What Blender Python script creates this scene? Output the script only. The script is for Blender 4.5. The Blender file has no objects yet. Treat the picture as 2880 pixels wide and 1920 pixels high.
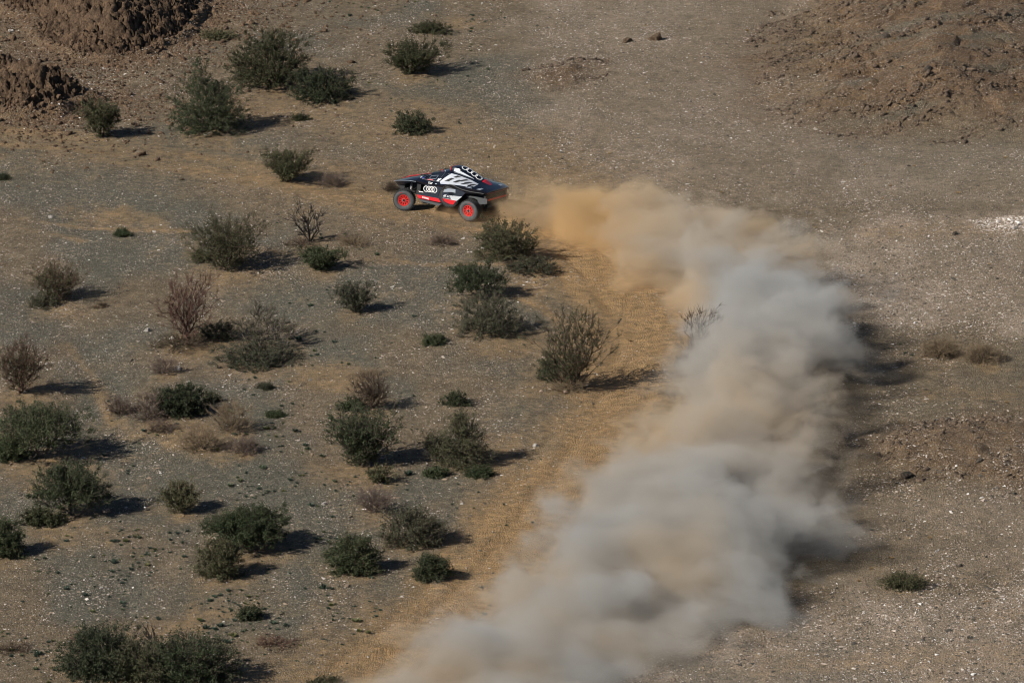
import bpy, bmesh, math, random
import numpy as np
from mathutils import Vector, Matrix, Euler

# ------------------------------------------------------------------ camera, sky, sun, exposure
SC = bpy.context.scene
CAM_H = 63.4
PITCH = math.radians(17.4)
FPX = 15780.0
cam_d = bpy.data.cameras.new('camera')
cam = bpy.data.objects.new('camera', cam_d)
SC.collection.objects.link(cam)
SC.camera = cam
cam.location = (0, 0, CAM_H)
cam.rotation_euler = (math.pi / 2 - PITCH, 0, 0)
cam_d.sensor_width = 36
cam_d.lens = FPX / 2880 * 36
cam_d.clip_end = 6000
cam_d.dof.use_dof = True
cam_d.dof.focus_distance = 231
cam_d.dof.aperture_fstop = 4.5

SUN_AZ = math.radians(30)          # shadows run to +x, this much towards +y
SUN_EL = math.radians(36)
w = bpy.data.worlds.new('World'); SC.world = w; w.use_nodes = True
nt = w.node_tree
sky = nt.nodes.new('ShaderNodeTexSky'); sky.sky_type = 'NISHITA'; sky.sun_disc = False
sky.sun_elevation = SUN_EL
sdir = Vector((math.cos(SUN_AZ) * math.cos(SUN_EL), math.sin(SUN_AZ) * math.cos(SUN_EL), -math.sin(SUN_EL)))
sky.sun_rotation = math.atan2(-sdir.x, -sdir.y)
sky.dust_density = 0.5; sky.air_density = 0.85; sky.altitude = 900
bg = nt.nodes['Background']; bg.inputs['Strength'].default_value = 0.05
nt.links.new(sky.outputs[0], bg.inputs[0])
sd = bpy.data.lights.new('sun', 'SUN'); sd.energy = 5.0; sd.angle = math.radians(0.5); sd.color = (1.0, 0.93, 0.83)
so = bpy.data.objects.new('sun', sd); SC.collection.objects.link(so)
so.rotation_euler = sdir.to_track_quat('-Z', 'Y').to_euler()
so.location = (-30, 180, 60)
SC.view_settings.view_transform = 'Standard'; SC.view_settings.look = 'None'
SC.view_settings.exposure = 0.36; SC.view_settings.gamma = 1.0
SC.view_settings.use_curve_mapping = False
SC.render.engine = 'CYCLES'
cy = SC.cycles
cy.use_denoising = True
cy.pixel_filter_type = 'BLACKMAN_HARRIS'; cy.filter_width = 1.05
cy.use_adaptive_sampling = True
cy.adaptive_threshold = 0.01; cy.adaptive_min_samples = 64
cy.max_bounces = 6; cy.diffuse_bounces = 2; cy.glossy_bounces = 2; cy.transmission_bounces = 4
cy.volume_bounces = 2; cy.transparent_max_bounces = 8
cy.volume_step_rate = 0.75; cy.volume_max_steps = 256
cy.caustics_reflective = False; cy.caustics_refractive = False

# ------------------------------------------------------------------ helpers
rng = np.random.default_rng(7)
COL = SC.collection

def tag(o, label=None, cat=None, group=None, kind=None):
    if label: o['label'] = label
    if cat: o['category'] = cat
    if group: o['group'] = group
    if kind: o['kind'] = kind
    return o

def empty(name, loc=(0, 0, 0), rz=0.0):
    o = bpy.data.objects.new(name, None); COL.objects.link(o)
    o.location = loc; o.rotation_euler = (0, 0, rz); o.empty_display_size = 0.2
    return o

def mesh_np(name, V, F, smooth=False):
    """V (n,3); F (m,k) array of one face size, or list of such arrays"""
    if not isinstance(F, list): F = [F]
    F = [f for f in F if len(f)]
    me = bpy.data.meshes.new(name)
    V = np.asarray(V, dtype=np.float32)
    me.vertices.add(len(V)); me.vertices.foreach_set('co', V.ravel())
    loops = np.concatenate([f.ravel() for f in F]).astype(np.int32)
    tot = np.concatenate([np.full(len(f), f.shape[1]) for f in F]).astype(np.int32)
    start = np.concatenate([[0], np.cumsum(tot)[:-1]]).astype(np.int32)
    me.loops.add(len(loops)); me.loops.foreach_set('vertex_index', loops)
    me.polygons.add(len(tot)); me.polygons.foreach_set('loop_start', start)
    me.polygons.foreach_set('loop_total', tot)
    me.update(calc_edges=True)
    if smooth: me.polygons.foreach_set('use_smooth', np.ones(len(tot), dtype=bool))
    me.validate()
    return me

def add_ob(name, me, mat=None, parent=None):
    o = bpy.data.objects.new(name, me); COL.objects.link(o)
    if mat is not None and not me.materials: me.materials.append(mat)
    if parent is not None: o.parent = parent
    return o

def hash2(ix, iy, seed):
    h = (ix.astype(np.int64) * 374761393 + iy.astype(np.int64) * 668265263 + seed * 974634777) & 0xffffffff
    h = ((h ^ (h >> 13)) * 1274126177) & 0xffffffff
    h = h ^ (h >> 16)
    return (h & 0xffffff) / float(0xffffff)

def vnoise(x, y, seed=0):
    x = np.asarray(x, float); y = np.asarray(y, float)
    ix = np.floor(x); iy = np.floor(y); fx = x - ix; fy = y - iy
    fx = fx * fx * (3 - 2 * fx); fy = fy * fy * (3 - 2 * fy)
    a = hash2(ix, iy, seed); b = hash2(ix + 1, iy, seed); c = hash2(ix, iy + 1, seed); d = hash2(ix + 1, iy + 1, seed)
    return (a + (b - a) * fx) * (1 - fy) + (c + (d - c) * fx) * fy

def fbm(x, y, oct=4, seed=0, gain=0.5):
    s = 0; a = 1; t = 0
    for i in range(oct):
        s = s + a * (vnoise(x, y, seed + i * 17) - 0.5); t += a; a *= gain; x = x * 2.03 + 3.7; y = y * 2.03 + 1.3
    return s / t * 2        # about -1..1

def worley(x, y, seed=0):
    x = np.asarray(x, float); y = np.asarray(y, float)
    ix = np.floor(x); iy = np.floor(y)
    f1 = np.full(x.shape, 9.0); f2 = np.full(x.shape, 9.0); cid = np.zeros(x.shape)
    for dx in (-1, 0, 1):
        for dy in (-1, 0, 1):
            cx = ix + dx; cy_ = iy + dy
            px = cx + hash2(cx, cy_, seed); py = cy_ + hash2(cx, cy_, seed + 5)
            d = np.hypot(px - x, py - y)
            c = hash2(cx, cy_, seed + 9)
            m = d < f1
            f2 = np.where(m, f1, np.minimum(f2, d)); cid = np.where(m, c, cid); f1 = np.where(m, d, f1)
    return f1, f2, cid

def sstep(a, b, x):
    t = np.clip((x - a) / (b - a), 0, 1)
    return t * t * (3 - 2 * t)

K = 2880 / 2352.0           # measurements below were read off a 2352 px wide view of the photograph
CP, SP = math.cos(PITCH), math.sin(PITCH)
def ray(px, py):
    a = (px * K - 1440) / FPX; b = -(py * K - 960) / FPX
    return a, CP + b * SP, -SP + b * CP
def flat(px, py, z=0.0):
    a, c, d = ray(px, py); t = (z - CAM_H) / d
    return a * t, c * t
def flat_list(pts): return np.array([flat(*p) for p in pts])

def seg_dist(x, y, P):
    """distance to polyline P (n,2)"""
    best = np.full(np.shape(x), 1e9)
    for (ax, ay), (bx, by) in zip(P[:-1], P[1:]):
        vx, vy = bx - ax, by - ay; L = vx * vx + vy * vy + 1e-9
        t = np.clip(((x - ax) * vx + (y - ay) * vy) / L, 0, 1)
        best = np.minimum(best, np.hypot(x - ax - t * vx, y - ay - t * vy))
    return best

def poly_sd(x, y, P):
    """signed distance, positive inside the closed polygon"""
    d = seg_dist(x, y, np.vstack([P, P[:1]]))
    ins = np.zeros(np.shape(x), bool)
    n = len(P)
    for i in range(n):
        x1, y1 = P[i]; x2, y2 = P[(i + 1) % n]
        c = ((y1 > y) != (y2 > y)) & (x < (x2 - x1) * (y - y1) / (y2 - y1 + 1e-12) + x1)
        ins ^= c
    return np.where(ins, d, -d)

# node helpers
class NT:
    def __init__(s, name, blend=None):
        s.m = bpy.data.materials.new(name); s.m.use_nodes = True; s.t = s.m.node_tree; s.t.nodes.clear()
        s.out = s.t.nodes.new('ShaderNodeOutputMaterial')
    def n(s, typ, **kw):
        nd = s.t.nodes.new(typ)
        for k, v in kw.items():
            if k.startswith('i_'):
                key = k[2:]; key = int(key) if key.isdigit() else key.replace('_', ' ')
                nd.inputs[key].default_value = v
            else: setattr(nd, k, v)
        return nd
    def l(s, a, b): s.t.links.new(a, b)
    def math(s, op, a, b=None, c=None, clamp=False):
        nd = s.t.nodes.new('ShaderNodeMath'); nd.operation = op; nd.use_clamp = clamp
        for i, v in enumerate((a, b, c)):
            if v is None: continue
            if isinstance(v, (int, float)): nd.inputs[i].default_value = v
            else: s.l(v, nd.inputs[i])
        return nd.outputs[0]
    def mix(s, f, a, b, blend='MIX'):
        nd = s.t.nodes.new('ShaderNodeMix'); nd.data_type = 'RGBA'; nd.blend_type = blend
        for sock, v in ((nd.inputs[0], f), (nd.inputs[6], a), (nd.inputs[7], b)):
            if isinstance(v, (int, float)): sock.default_value = v
            elif isinstance(v, tuple): sock.default_value = v if len(v) == 4 else v + (1,)
            else: s.l(v, sock)
        return nd.outputs[2]
    def ramp(s, f, stops, interp='LINEAR'):
        nd = s.t.nodes.new('ShaderNodeValToRGB'); cr = nd.color_ramp; cr.interpolation = interp
        while len(cr.elements) < len(stops): cr.elements.new(0.5)
        for e, (p, c) in zip(cr.elements, stops):
            e.position = p; e.color = c if len(c) == 4 else c + (1,)
        s.l(f, nd.inputs[0]); return nd.outputs[0]

def simple_mat(name, col, rough=0.6, metal=0.0, var=0.0, scale=20.0, coat=0.0, bump=0.0, spec=0.5):
    t = NT(name); b = t.n('ShaderNodeBsdfPrincipled')
    b.inputs['Roughness'].default_value = rough; b.inputs['Metallic'].default_value = metal
    b.inputs['Coat Weight'].default_value = coat; b.inputs['Specular IOR Level'].default_value = spec
    if var or bump:
        tc = t.n('ShaderNodeTexCoord'); no = t.n('ShaderNodeTexNoise', i_Scale=scale, i_Detail=4.0); t.l(tc.outputs['Object'], no.inputs['Vector'])
        d = tuple(c * (1 - var) for c in col); u = tuple(min(1, c * (1 + var)) for c in col)
        t.l(t.ramp(no.outputs[0], [(0.3, d), (0.7, u)]), b.inputs['Base Color'])
        if bump:
            bp = t.n('ShaderNodeBump', i_Strength=bump, i_Distance=0.01); t.l(no.outputs[0], bp.inputs['Height']); t.l(bp.outputs[0], b.inputs['Normal'])
    else: b.inputs['Base Color'].default_value = col + (1,)
    t.l(b.outputs[0], t.out.inputs[0]); return t.m
FASTCAR = False
# ------------------------------------------------------------------ terrain
CAR_XY = np.array(flat(1232 - 40, 487))     # middle of the car on the ground
OUT_A = flat_list([(-90, -6), (0, 14), (87, 58), (116, 108), (180, 128), (250, 140), (325, 126), (418, 98), (462, 45), (472, -20), (480, -120), (300, -160), (-90, -160)])
OUT_B = flat_list([(-90, 262), (60, 262), (130, 256), (192, 242), (226, 230), (200, 222), (140, 208), (70, 180), (0, 158), (-90, 150)])
RIDGE_R = flat_list([(1720, 130), (1780, 250), (1880, 300), (2050, 315), (2352, 330), (2560, 330), (2560, -90), (2000, -90), (1800, 10)])
RIDGE_BR = flat_list([(2010, 1040), (2060, 1110), (2200, 1120), (2500, 1120), (2500, 960), (2250, 965), (2100, 990)])
KNOLL_M = flat_list([(1190, 185), (1260, 215), (1340, 205), (1400, 150), (1360, 140), (1250, 165)])

SHRUB_APRONS = []    # filled from the shrub table before the terrain is built

def height(x, y, crags=False):
    x = np.asarray(x, float); y = np.asarray(y, float)
    z = 0.30 * fbm(x / 14, y / 18, 3, 3) + 0.10 * fbm(x / 3.2, y / 4.5, 3, 11) + 0.050 * fbm(x / 0.9, y / 1.1, 4, 23, 0.6)
    # soft diagonal run-off hollows on the left flat
    z = z - 0.10 * np.exp(-(seg_dist(x, y, GULLY) / 1.1) ** 2)
    # tracks are pressed in and smoother
    dm = seg_dist(x, y, TRACK_MAIN)
    z = z * (1 - 0.75 * np.exp(-(dm / 3.2) ** 2)) + (- 0.055 * np.exp(-((dm - 0.85) / 0.2) ** 2) + 0.035 * np.exp(-((dm - 1.3) / 0.25) ** 2) - 0.04 * np.exp(-((dm - 1.9) / 0.18) ** 2)) * sstep(-0.5, 0.4, fbm(x / 2, y / 3, 2, 29))
    dc = np.hypot((x - CAR_XY[0]) / 3.2, (y - CAR_XY[1]) / 3.0)
    z = z * sstep(0.75, 1.9, dc)
    # rocky outcrops, upper left
    for P, hmax, sl in ((OUT_A, 4.6, 0.70), (OUT_B, 4.6, 1.0)):
        dd = poly_sd(x, y, P) + 0.55 + 0.6 * fbm(x / 2.0, y / 2.6, 3, 41)
        dpos = np.clip(dd, 0, None)
        z = z + hmax * (1 - np.exp(-dpos * sl / hmax)) * (1 + 0.25 * fbm(x / 2.5, y / 3.5, 2, 43))
        if crags:
            wx = x + 0.30 * fbm(x / 0.8, y / 1.2, 3, 5) + 0.22 * y; wy = y + 1.5 * z + 0.35 * fbm(x / 0.9, y / 0.9, 3, 6) - 0.45 * x
            f1, f2, c = worley(wx / 0.80, wy / 1.15, 51); g1, g2, c2 = worley(wx / 0.30, wy / 0.42, 61)
            cr = 0.20 * (c - 0.5) - 0.30 * np.exp(-((f2 - f1) / 0.10) ** 2) + 0.13 * (c2 - 0.5) - 0.13 * np.exp(-((g2 - g1) / 0.16) ** 2)
            rg = np.abs(fbm(wx / 0.85, wy / 1.1, 4, 69)); cr = cr - 0.45 * np.exp(-(rg / 0.07) ** 2) * sstep(-0.2, 0.3, fbm(x / 1.7, y / 2.0, 2, 72))
            cr = cr + 0.30 * fbm(wx / 0.55, wy / 0.35, 5, 73, 0.7) - 0.16 * np.abs(fbm(wx / 1.3, (wy + 0.8 * z) / 0.30, 3, 79)) + 0.10 * (hash2(np.floor(wx / 0.16), np.floor(wy / 0.19), 77) - 0.5)
            z = z + (cr + 0.10) * sstep(-0.1, 0.9, dpos) - 0.25 * (1 - sstep(-0.15, 0.25, dd))
        else: z = z - 0.8 * sstep(0.35, 1.2, dpos)
    # brown hillside, upper right
    dd = poly_sd(x, y, RIDGE_R); dpos = np.clip(dd + 1.0 * fbm(x / 4, y / 6, 3, 71), 0, None)
    u = x * 0.83 + y * 0.30; v = -x * 0.30 + y * 0.62
    rid = 1 - np.abs(fbm(u / 4.5, v / 1.3, 4, 81))
    f1, f2, c = worley(u / 1.6, v / 0.8, 91)
    z = z + 0.17 * dpos + sstep(0, 3, dpos) * (0.55 * (rid - 0.8) + 0.16 * (c - 0.5) - 0.12 * np.exp(-((f2 - f1) / 0.12) ** 2) + 0.10 * fbm(u / 0.6, v / 0.35, 3, 93))
    for P, hm in ((RIDGE_BR, 0.45), (KNOLL_M, 0.35)):
        dd = poly_sd(x, y, P); dpos = np.clip(dd + 0.7 * fbm(x / 2, y / 3, 3, 101), 0, None)
        f1, f2, c = worley(u / 0.7, v / 0.55, 95)
        z = z + hm * (1 - np.exp(-dpos / 1.2)) + sstep(0, 1, dpos) * (0.16 * (c - 0.5) + 0.10 * fbm(u / 0.5, v / 0.4, 3, 97))
    # far beyond the frame: low hills so that the sheet never looks cut off
    far = sstep(330, 900, np.hypot(x, y - 200))
    z = z + far * 60 * np.clip(fbm(x / 400, y / 400, 4, 131) + 0.25, 0, None)
    return z

GULLY = flat_list([(-60, 560), (60, 640), (160, 740), (230, 860), (260, 960), (300, 1060)])
TRACK_MAIN = flat_list([(1185, 496), (1290, 545), (1385, 620), (1455, 715), (1478, 800), (1440, 900), (1385, 1010), (1300, 1120), (1215, 1240), (1120, 1350), (1000, 1460), (860, 1580), (700, 1700)])
TRACK_LEFT = flat_list([(-80, 318), (150, 330), (380, 352), (620, 392), (820, 440), (960, 482), (1185, 500)])
TRACK_FAN = flat_list([(560, 250), (760, 262), (1000, 310), (1180, 352), (1290, 420), (1330, 520)])
THIN = [flat_list(p) for p in (
    [(-50, 484), (90, 500), (210, 512), (430, 524)], [(-50, 500), (100, 524), (190, 545)], [(540, 568), (760, 590), (1000, 612), (1230, 618), (1320, 640)],
    [(840, 560), (900, 600), (1000, 614)], [(1175, 690), (1240, 710), (1280, 740)], [(1360, 700), (1400, 730), (1440, 800)], [(150, 780), (220, 860), (255, 960)])]
SAND = [flat_list(p) for p in (
    [(200, 480), (290, 472), (370, 492), (330, 506), (230, 506)], [(-40, 275), (60, 278), (150, 300), (100, 312), (-40, 312)],
    [(230, 950), (420, 940), (560, 1020), (500, 1060), (330, 1010)], [(330, 1460), (480, 1400), (620, 1370), (640, 1410), (480, 1450)],
    [(480, 1180), (420, 1195), (290, 1175), (330, 1160)], [(40, 1200), (240, 1190), (300, 1230), (150, 1250)],
    [(640, 870), (700, 840), (790, 850), (830, 900), (720, 905)], [(1100, 765), (1260, 770), (1240, 820), (1110, 820)],
    [(430, 30), (520, 20), (560, 60), (470, 80)], [(1000, 30), (1080, 40), (1060, 66), (1000, 60)], [(960, 240), (1060, 250), (1000, 280)],
    [(2130, 905), (2352, 890), (2352, 940), (2160, 925)], [(1950, 530), (2240, 505), (2352, 515), (2352, 545), (2000, 560)],
    [(1250, 1120), (1400, 1090), (1300, 1260), (1180, 1270)], [(2200, 1410), (2352, 1400), (2352, 1430), (2230, 1430)],
    [(1750, 1500), (2352, 1480), (2352, 1530), (1700, 1560)])]

def build_ground():
    gx = np.arange(-34, 34.01, 0.115)
    gy = np.arange(150, 282.01, 0.21)
    def grow(a, end, step):
        out = []; v = a; s = step
        while abs(v) < abs(end) or (end - v) * step > 0:
            s *= 1.22; v += s; out.append(v)
            if len(out) > 60: break
        return out
    xs = np.concatenate([grow(gx[0], -3000, -0.2)[::-1], gx, grow(gx[-1], 3000, 0.2)])
    ys = np.concatenate([grow(gy[0], -1500, -0.3)[::-1], gy, grow(gy[-1], 4500, 0.3)])
    X, Y = np.meshgrid(xs, ys); x = X.ravel(); y = Y.ravel()
    z = height(x, y)
    n = len(xs); m = len(ys)
    i = (np.arange(m - 1)[:, None] * n + np.arange(n - 1)[None, :]).ravel()
    F = np.stack([i, i + 1, i + n + 1, i + n], 1)
    me = mesh_np('ground', np.stack([x, y, z], 1), F, smooth=True)
    # soil kinds, one value per vertex: R ochre sand, G grey-green fine gravel, B brown rock
    n1 = fbm(x / 5.0, y / 8.0, 4, 201); n2 = fbm(x / 2.2, y / 5.0, 4, 211); n3 = fbm(x / 0.8, y / 1.6, 3, 221)
    dm = seg_dist(x, y, TRACK_MAIN)
    ochre = 1.0 * np.exp(-(dm / np.clip(2.9 + 1.6 * n2 + 1.2 * n3, 1, 6)) ** 2)
    dl = seg_dist(x, y, TRACK_LEFT); ochre = np.maximum(ochre, 0.46 * np.exp(-(dl / np.clip(3.2 + 1.6 * n2, 1, 6)) ** 2))
    sl = y - np.interp(x, TRACK_LEFT[:, 0], TRACK_LEFT[:, 1]); stl = fbm(sl * 0.9 + 0.3 * n1, x / 11.0, 3, 241)
    ochre = ochre * (1 + 1.1 * stl * np.exp(-(dl / 5) ** 2)) + 0.20 * sstep(0.1, 0.4, stl) * np.exp(-(dl / 4.5) ** 2)
    for off in (0.85, 1.75): ochre += (0.26 * np.exp(-((dm - off) / 0.2) ** 2) - 0.12 * np.exp(-((dm - off - 0.38) / 0.12) ** 2)) * sstep(-0.25, 0.3, n2 + 0.6 * n3) * sstep(196, 208, y)
    for off in (0.0, 1.6, 2.9): ochre += 0.22 * np.exp(-((sl + 0.4 - off) / 0.22) ** 2) * np.exp(-(dl / 5) ** 2) * sstep(-0.4, 0.2, n2)
    df = seg_dist(x, y, TRACK_FAN); ochre = np.maximum(ochre, 0.46 * np.exp(-(df / np.clip(3.8 + 1.8 * n2, 1, 7)) ** 2))
    for P in THIN: ochre = np.maximum(ochre, 0.7 * np.exp(-(seg_dist(x, y, P) / (0.30 + 0.2 * n3)) ** 2) * sstep(-0.5, 0.3, n1))
    for P in SAND: ochre = np.maximum(ochre, (0.50 if P[:, 0].mean() < 8 else 0.30) * sstep(-1.2, 0.9, poly_sd(x, y, P) + 1.5 * n2 + 1.1 * n3))
    for (ax, ay, r) in SHRUB_APRONS:
        d = np.hypot(x - ax - 0.1 * r, (y - ay) / 1.3 + 0.25 * r)
        ochre = np.maximum(ochre, 0.52 * np.exp(-(d / (r * np.clip(1.0 + 0.6 * n2 + 0.7 * n3, 0.3, 3))) ** 2))
    ochre = np.clip(ochre + 0.25 * sstep(0.15, 0.7, n1 * 0.6 + n3 * 0.5), 0, 1)
    xi = x / (0.09 * 2); 
    left = 1 - sstep(2.0, 9.0, x + 0.15 * (y - 215) + 2 * n1)
    grey = sstep(-0.15, 0.35, n1 + 0.35 * n2 + 0.25 * (left - 0.4)) * (0.35 + 0.65 * left)
    gr_r = np.exp(-((y - (flat(2200, 360)[1])) / 6) ** 2) * sstep(8, 18, x)
    grey = np.clip(np.maximum(grey, 0.8 * gr_r * (0.7 + 0.5 * n2)), 0, 1) * (1 - 0.8 * np.clip(ochre, 0, 1))
    rock = np.maximum.reduce([sstep(-3.2, 0.4, poly_sd(x, y, OUT_A) + 1.2 * n2 + n3), sstep(-3.0, 0.4, poly_sd(x, y, OUT_B) + 1.2 * n2 + n3),
                              sstep(-3.0, 5.0, poly_sd(x, y, RIDGE_R) + 3.5 * n2 + 1.5 * n3) * 0.95, 0.7 * sstep(-1.5, 1.0, poly_sd(x, y, RIDGE_BR) + 1.6 * n2),
                              0.8 * sstep(-1, 1, poly_sd(x, y, KNOLL_M) + n2)])
    uu = x * 0.83 + y * 0.30; vv = -x * 0.30 + y * 0.62
    strata = fbm(uu / 6.0, vv / 0.9, 4, 251) + 0.5 * fbm(uu / 1.5, vv / 0.4, 3, 253)
    inr = sstep(-3.0, 4.0, poly_sd(x, y, RIDGE_R) + 3.0 * n2)
    rock = np.clip(rock * (1 - inr * 0.75 * sstep(0.05, 0.5, strata)), 0, 1); grey = np.maximum(grey, 0.8 * inr * sstep(0.1, 0.5, strata))
    ochre = np.maximum(ochre, 0.35 * inr * sstep(0.1, 0.5, -strata))
    at = me.color_attributes.new('soil', 'FLOAT_COLOR', 'POINT')
    at.data.foreach_set('color', np.stack([ochre, grey, rock, np.ones_like(x)], 1).astype(np.float32).ravel())
    pale = np.zeros_like(x)
    for k_, a_ in (('white_mid', 0.9), ('white_br', 0.9), ('fine_ur', 0.55), ('right_lo', 0.4), ('quartz', 1.4)):
        pale = np.maximum(pale, a_ * sstep(-1.6, 1.4, poly_sd(x, y, ZP[k_]) + 1.6 * n2 + 0.8 * n3))
    pale = pale * (1 - 0.9 * rock) * (0.65 + 0.7 * sstep(-0.3, 0.4, n3 + n2))
    pa = me.attributes.new('pale', 'FLOAT', 'POINT'); pa.data.foreach_set('value', pale.astype(np.float32))
    return me

def ground_mat():
    t = NT('desert ground'); b = t.n('ShaderNodeBsdfPrincipled', i_Roughness=0.93); b.inputs['Specular IOR Level'].default_value = 0.2
    at = t.n('ShaderNodeAttribute', attribute_name='soil')
    sep = t.n('ShaderNodeSeparateColor'); t.l(at.outputs['Color'], sep.inputs[0])
    geo = t.n('ShaderNodeNewGeometry')
    P = geo.outputs['Position']
    def noise(sc, det=4.0, rough=0.6):
        nd = t.n('ShaderNodeTexNoise', i_Scale=sc, i_Detail=det, i_Roughness=rough); t.l(P, nd.inputs['Vector']); return nd.outputs[0]
    n_m = noise(3.2, 5.0, 0.65); n_s = noise(1.3); n_f = noise(9.0, 5.0, 0.7); n_x = noise(30.0, 3.0, 0.7)
    base = t.ramp(n_s, [(0.3, (0.118, 0.090, 0.056)), (0.7, (0.190, 0.145, 0.090))])
    grey = t.ramp(n_f, [(0.3, (0.066, 0.068, 0.053)), (0.7, (0.132, 0.130, 0.099))])
    ochre = t.ramp(n_s, [(0.3, (0.270, 0.172, 0.082)), (0.7, (0.375, 0.245, 0.120))])
    rock = t.ramp(n_f, [(0.25, (0.070, 0.047, 0.030)), (0.6, (0.172, 0.108, 0.061)), (0.8, (0.235, 0.150, 0.085))])
    gmask = t.math('MULTIPLY', sep.outputs[1], 1.0)
    gm = t.math('ADD', gmask, t.math('ADD', t.math('MULTIPLY', t.math('SUBTRACT', n_f, 0.5), 0.9), t.math('MULTIPLY', t.math('SUBTRACT', n_m, 0.5), 1.2)), clamp=True)
    c = t.mix(gm, base, grey)
    pl = t.n('ShaderNodeAttribute', attribute_name='pale'); c = t.mix(t.math('MULTIPLY', pl.outputs['Fac'], 0.8, clamp=True), c, t.ramp(n_f, [(0.3, (0.215, 0.168, 0.122)), (0.7, (0.43, 0.35, 0.27))]))
    om = t.math('ADD', sep.outputs[0], t.math('ADD', t.math('MULTIPLY', t.math('SUBTRACT', n_f, 0.55), 1.0), t.math('MULTIPLY', t.math('SUBTRACT', n_m, 0.5), 1.1)), clamp=True)
    c = t.mix(om, c, ochre)
    rm = t.math('ADD', sep.outputs[2], t.math('MULTIPLY', t.math('SUBTRACT', n_f, 0.5), 0.7), clamp=True)
    rm = t.math('MULTIPLY', rm, t.math('GREATER_THAN', sep.outputs[2], 0.01))
    c = t.mix(rm, c, rock)
    # fine pebbles too small to be stones of their own
    def peb(scale, thr, colA, colB, amt, c):
        vo = t.n('ShaderNodeTexVoronoi', i_Scale=scale); t.l(P, vo.inputs['Vector'])
        sc = t.n('ShaderNodeSeparateColor'); t.l(vo.outputs['Color'], sc.inputs[0])
        sel = t.math('GREATER_THAN', sc.outputs[0], thr)
        near = t.math('LESS_THAN', vo.outputs['Distance'], 0.42)
        f = t.math('MULTIPLY', t.math('MULTIPLY', sel, near), amt)
        f = t.math('MULTIPLY', f, t.math('SUBTRACT', 1.0, t.math('MULTIPLY', om, 0.75)))
        return t.mix(f, c, t.mix(sc.outputs[1], colA, colB)), vo.outputs['Distance']
    c, d1 = peb(17.0, 0.62, (0.36, 0.30, 0.24), (0.08, 0.065, 0.05), 0.85, c)
    c, d2 = peb(26.0, 0.80, (0.07, 0.065, 0.055), (0.40, 0.36, 0.31), 0.8, c)
    dark = t.mix(1.0, c, t.ramp(n_x, [(0.3, (0.60, 0.60, 0.60)), (0.7, (1.32, 1.32, 1.32))]), 'MULTIPLY')
    dark = t.mix(1.0, dark, t.ramp(n_m, [(0.3, (0.68, 0.69, 0.69)), (0.7, (1.28, 1.27, 1.25))]), 'MULTIPLY')
    t.l(dark, b.inputs['Base Color'])
    hh = t.math('ADD', t.math('MULTIPLY', n_f, 1.6), t.math('MULTIPLY', n_x, 0.5))
    hh = t.math('SUBTRACT', hh, t.math('MULTIPLY', d1, 0.8))
    bp = t.n('ShaderNodeBump', i_Strength=1.0, i_Distance=0.06); t.l(hh, bp.inputs['Height'])
    t.l(bp.outputs[0], b.inputs['Normal']); t.l(b.outputs[0], t.out.inputs[0])
    return t.m
# ------------------------------------------------------------------ place a picture reading on the relief
def at(px, py):
    a, c, d = ray(px, py)
    t0 = (9.0 - CAM_H) / d; t1 = (-1.5 - CAM_H) / d
    ts = np.linspace(t0, t1, 260)
    zz = CAM_H + ts * d; hh = height(a * ts, c * ts)
    below = np.nonzero(zz <= hh)[0]
    i = below[0] if len(below) else len(ts) - 1
    i = max(i, 1)
    f0 = zz[i - 1] - hh[i - 1]; f1 = zz[i] - hh[i]
    t = ts[i - 1] + (ts[i] - ts[i - 1]) * (f0 / (f0 - f1 + 1e-9))
    return float(a * t), float(c * t), float(height(a * t, c * t))
def mpp(y):       # metres per reading pixel at depth y
    return K * math.hypot(y, CAM_H) / FPX

# ------------------------------------------------------------------ loose stones and ground cover
def hull(name, seed, npts=10, sz=(1.2, 0.9, 0.6)):
    """angular stone: convex hull of a few points"""
    r = np.random.default_rng(seed); bm = bmesh.new()
    for _ in range(npts):
        p = r.normal(size=3); p /= np.linalg.norm(p) + 1e-9; p = np.clip(p * r.uniform(0.85, 1.35), -0.8, 0.8) / 0.8
        bm.verts.new((p[0] * sz[0], p[1] * sz[1], p[2] * sz[2]))
    g = bmesh.ops.convex_hull(bm, input=bm.verts)
    bmesh.ops.delete(bm, geom=[v for v in bm.verts if not v.link_faces], context='VERTS')
    me = bpy.data.meshes.new(name); bm.to_mesh(me); bm.free(); return me

def tone_mat(name, stops, rough=0.85):
    t = NT(name); b = t.n('ShaderNodeBsdfPrincipled', i_Roughness=rough); b.inputs['Specular IOR Level'].default_value = 0.3
    at_ = t.n('ShaderNodeAttribute', attribute_name='tone', attribute_type='INSTANCER')
    t.l(t.ramp(at_.outputs['Fac'], stops), b.inputs['Base Color']); t.l(b.outputs[0], t.out.inputs[0]); return t.m

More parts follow.
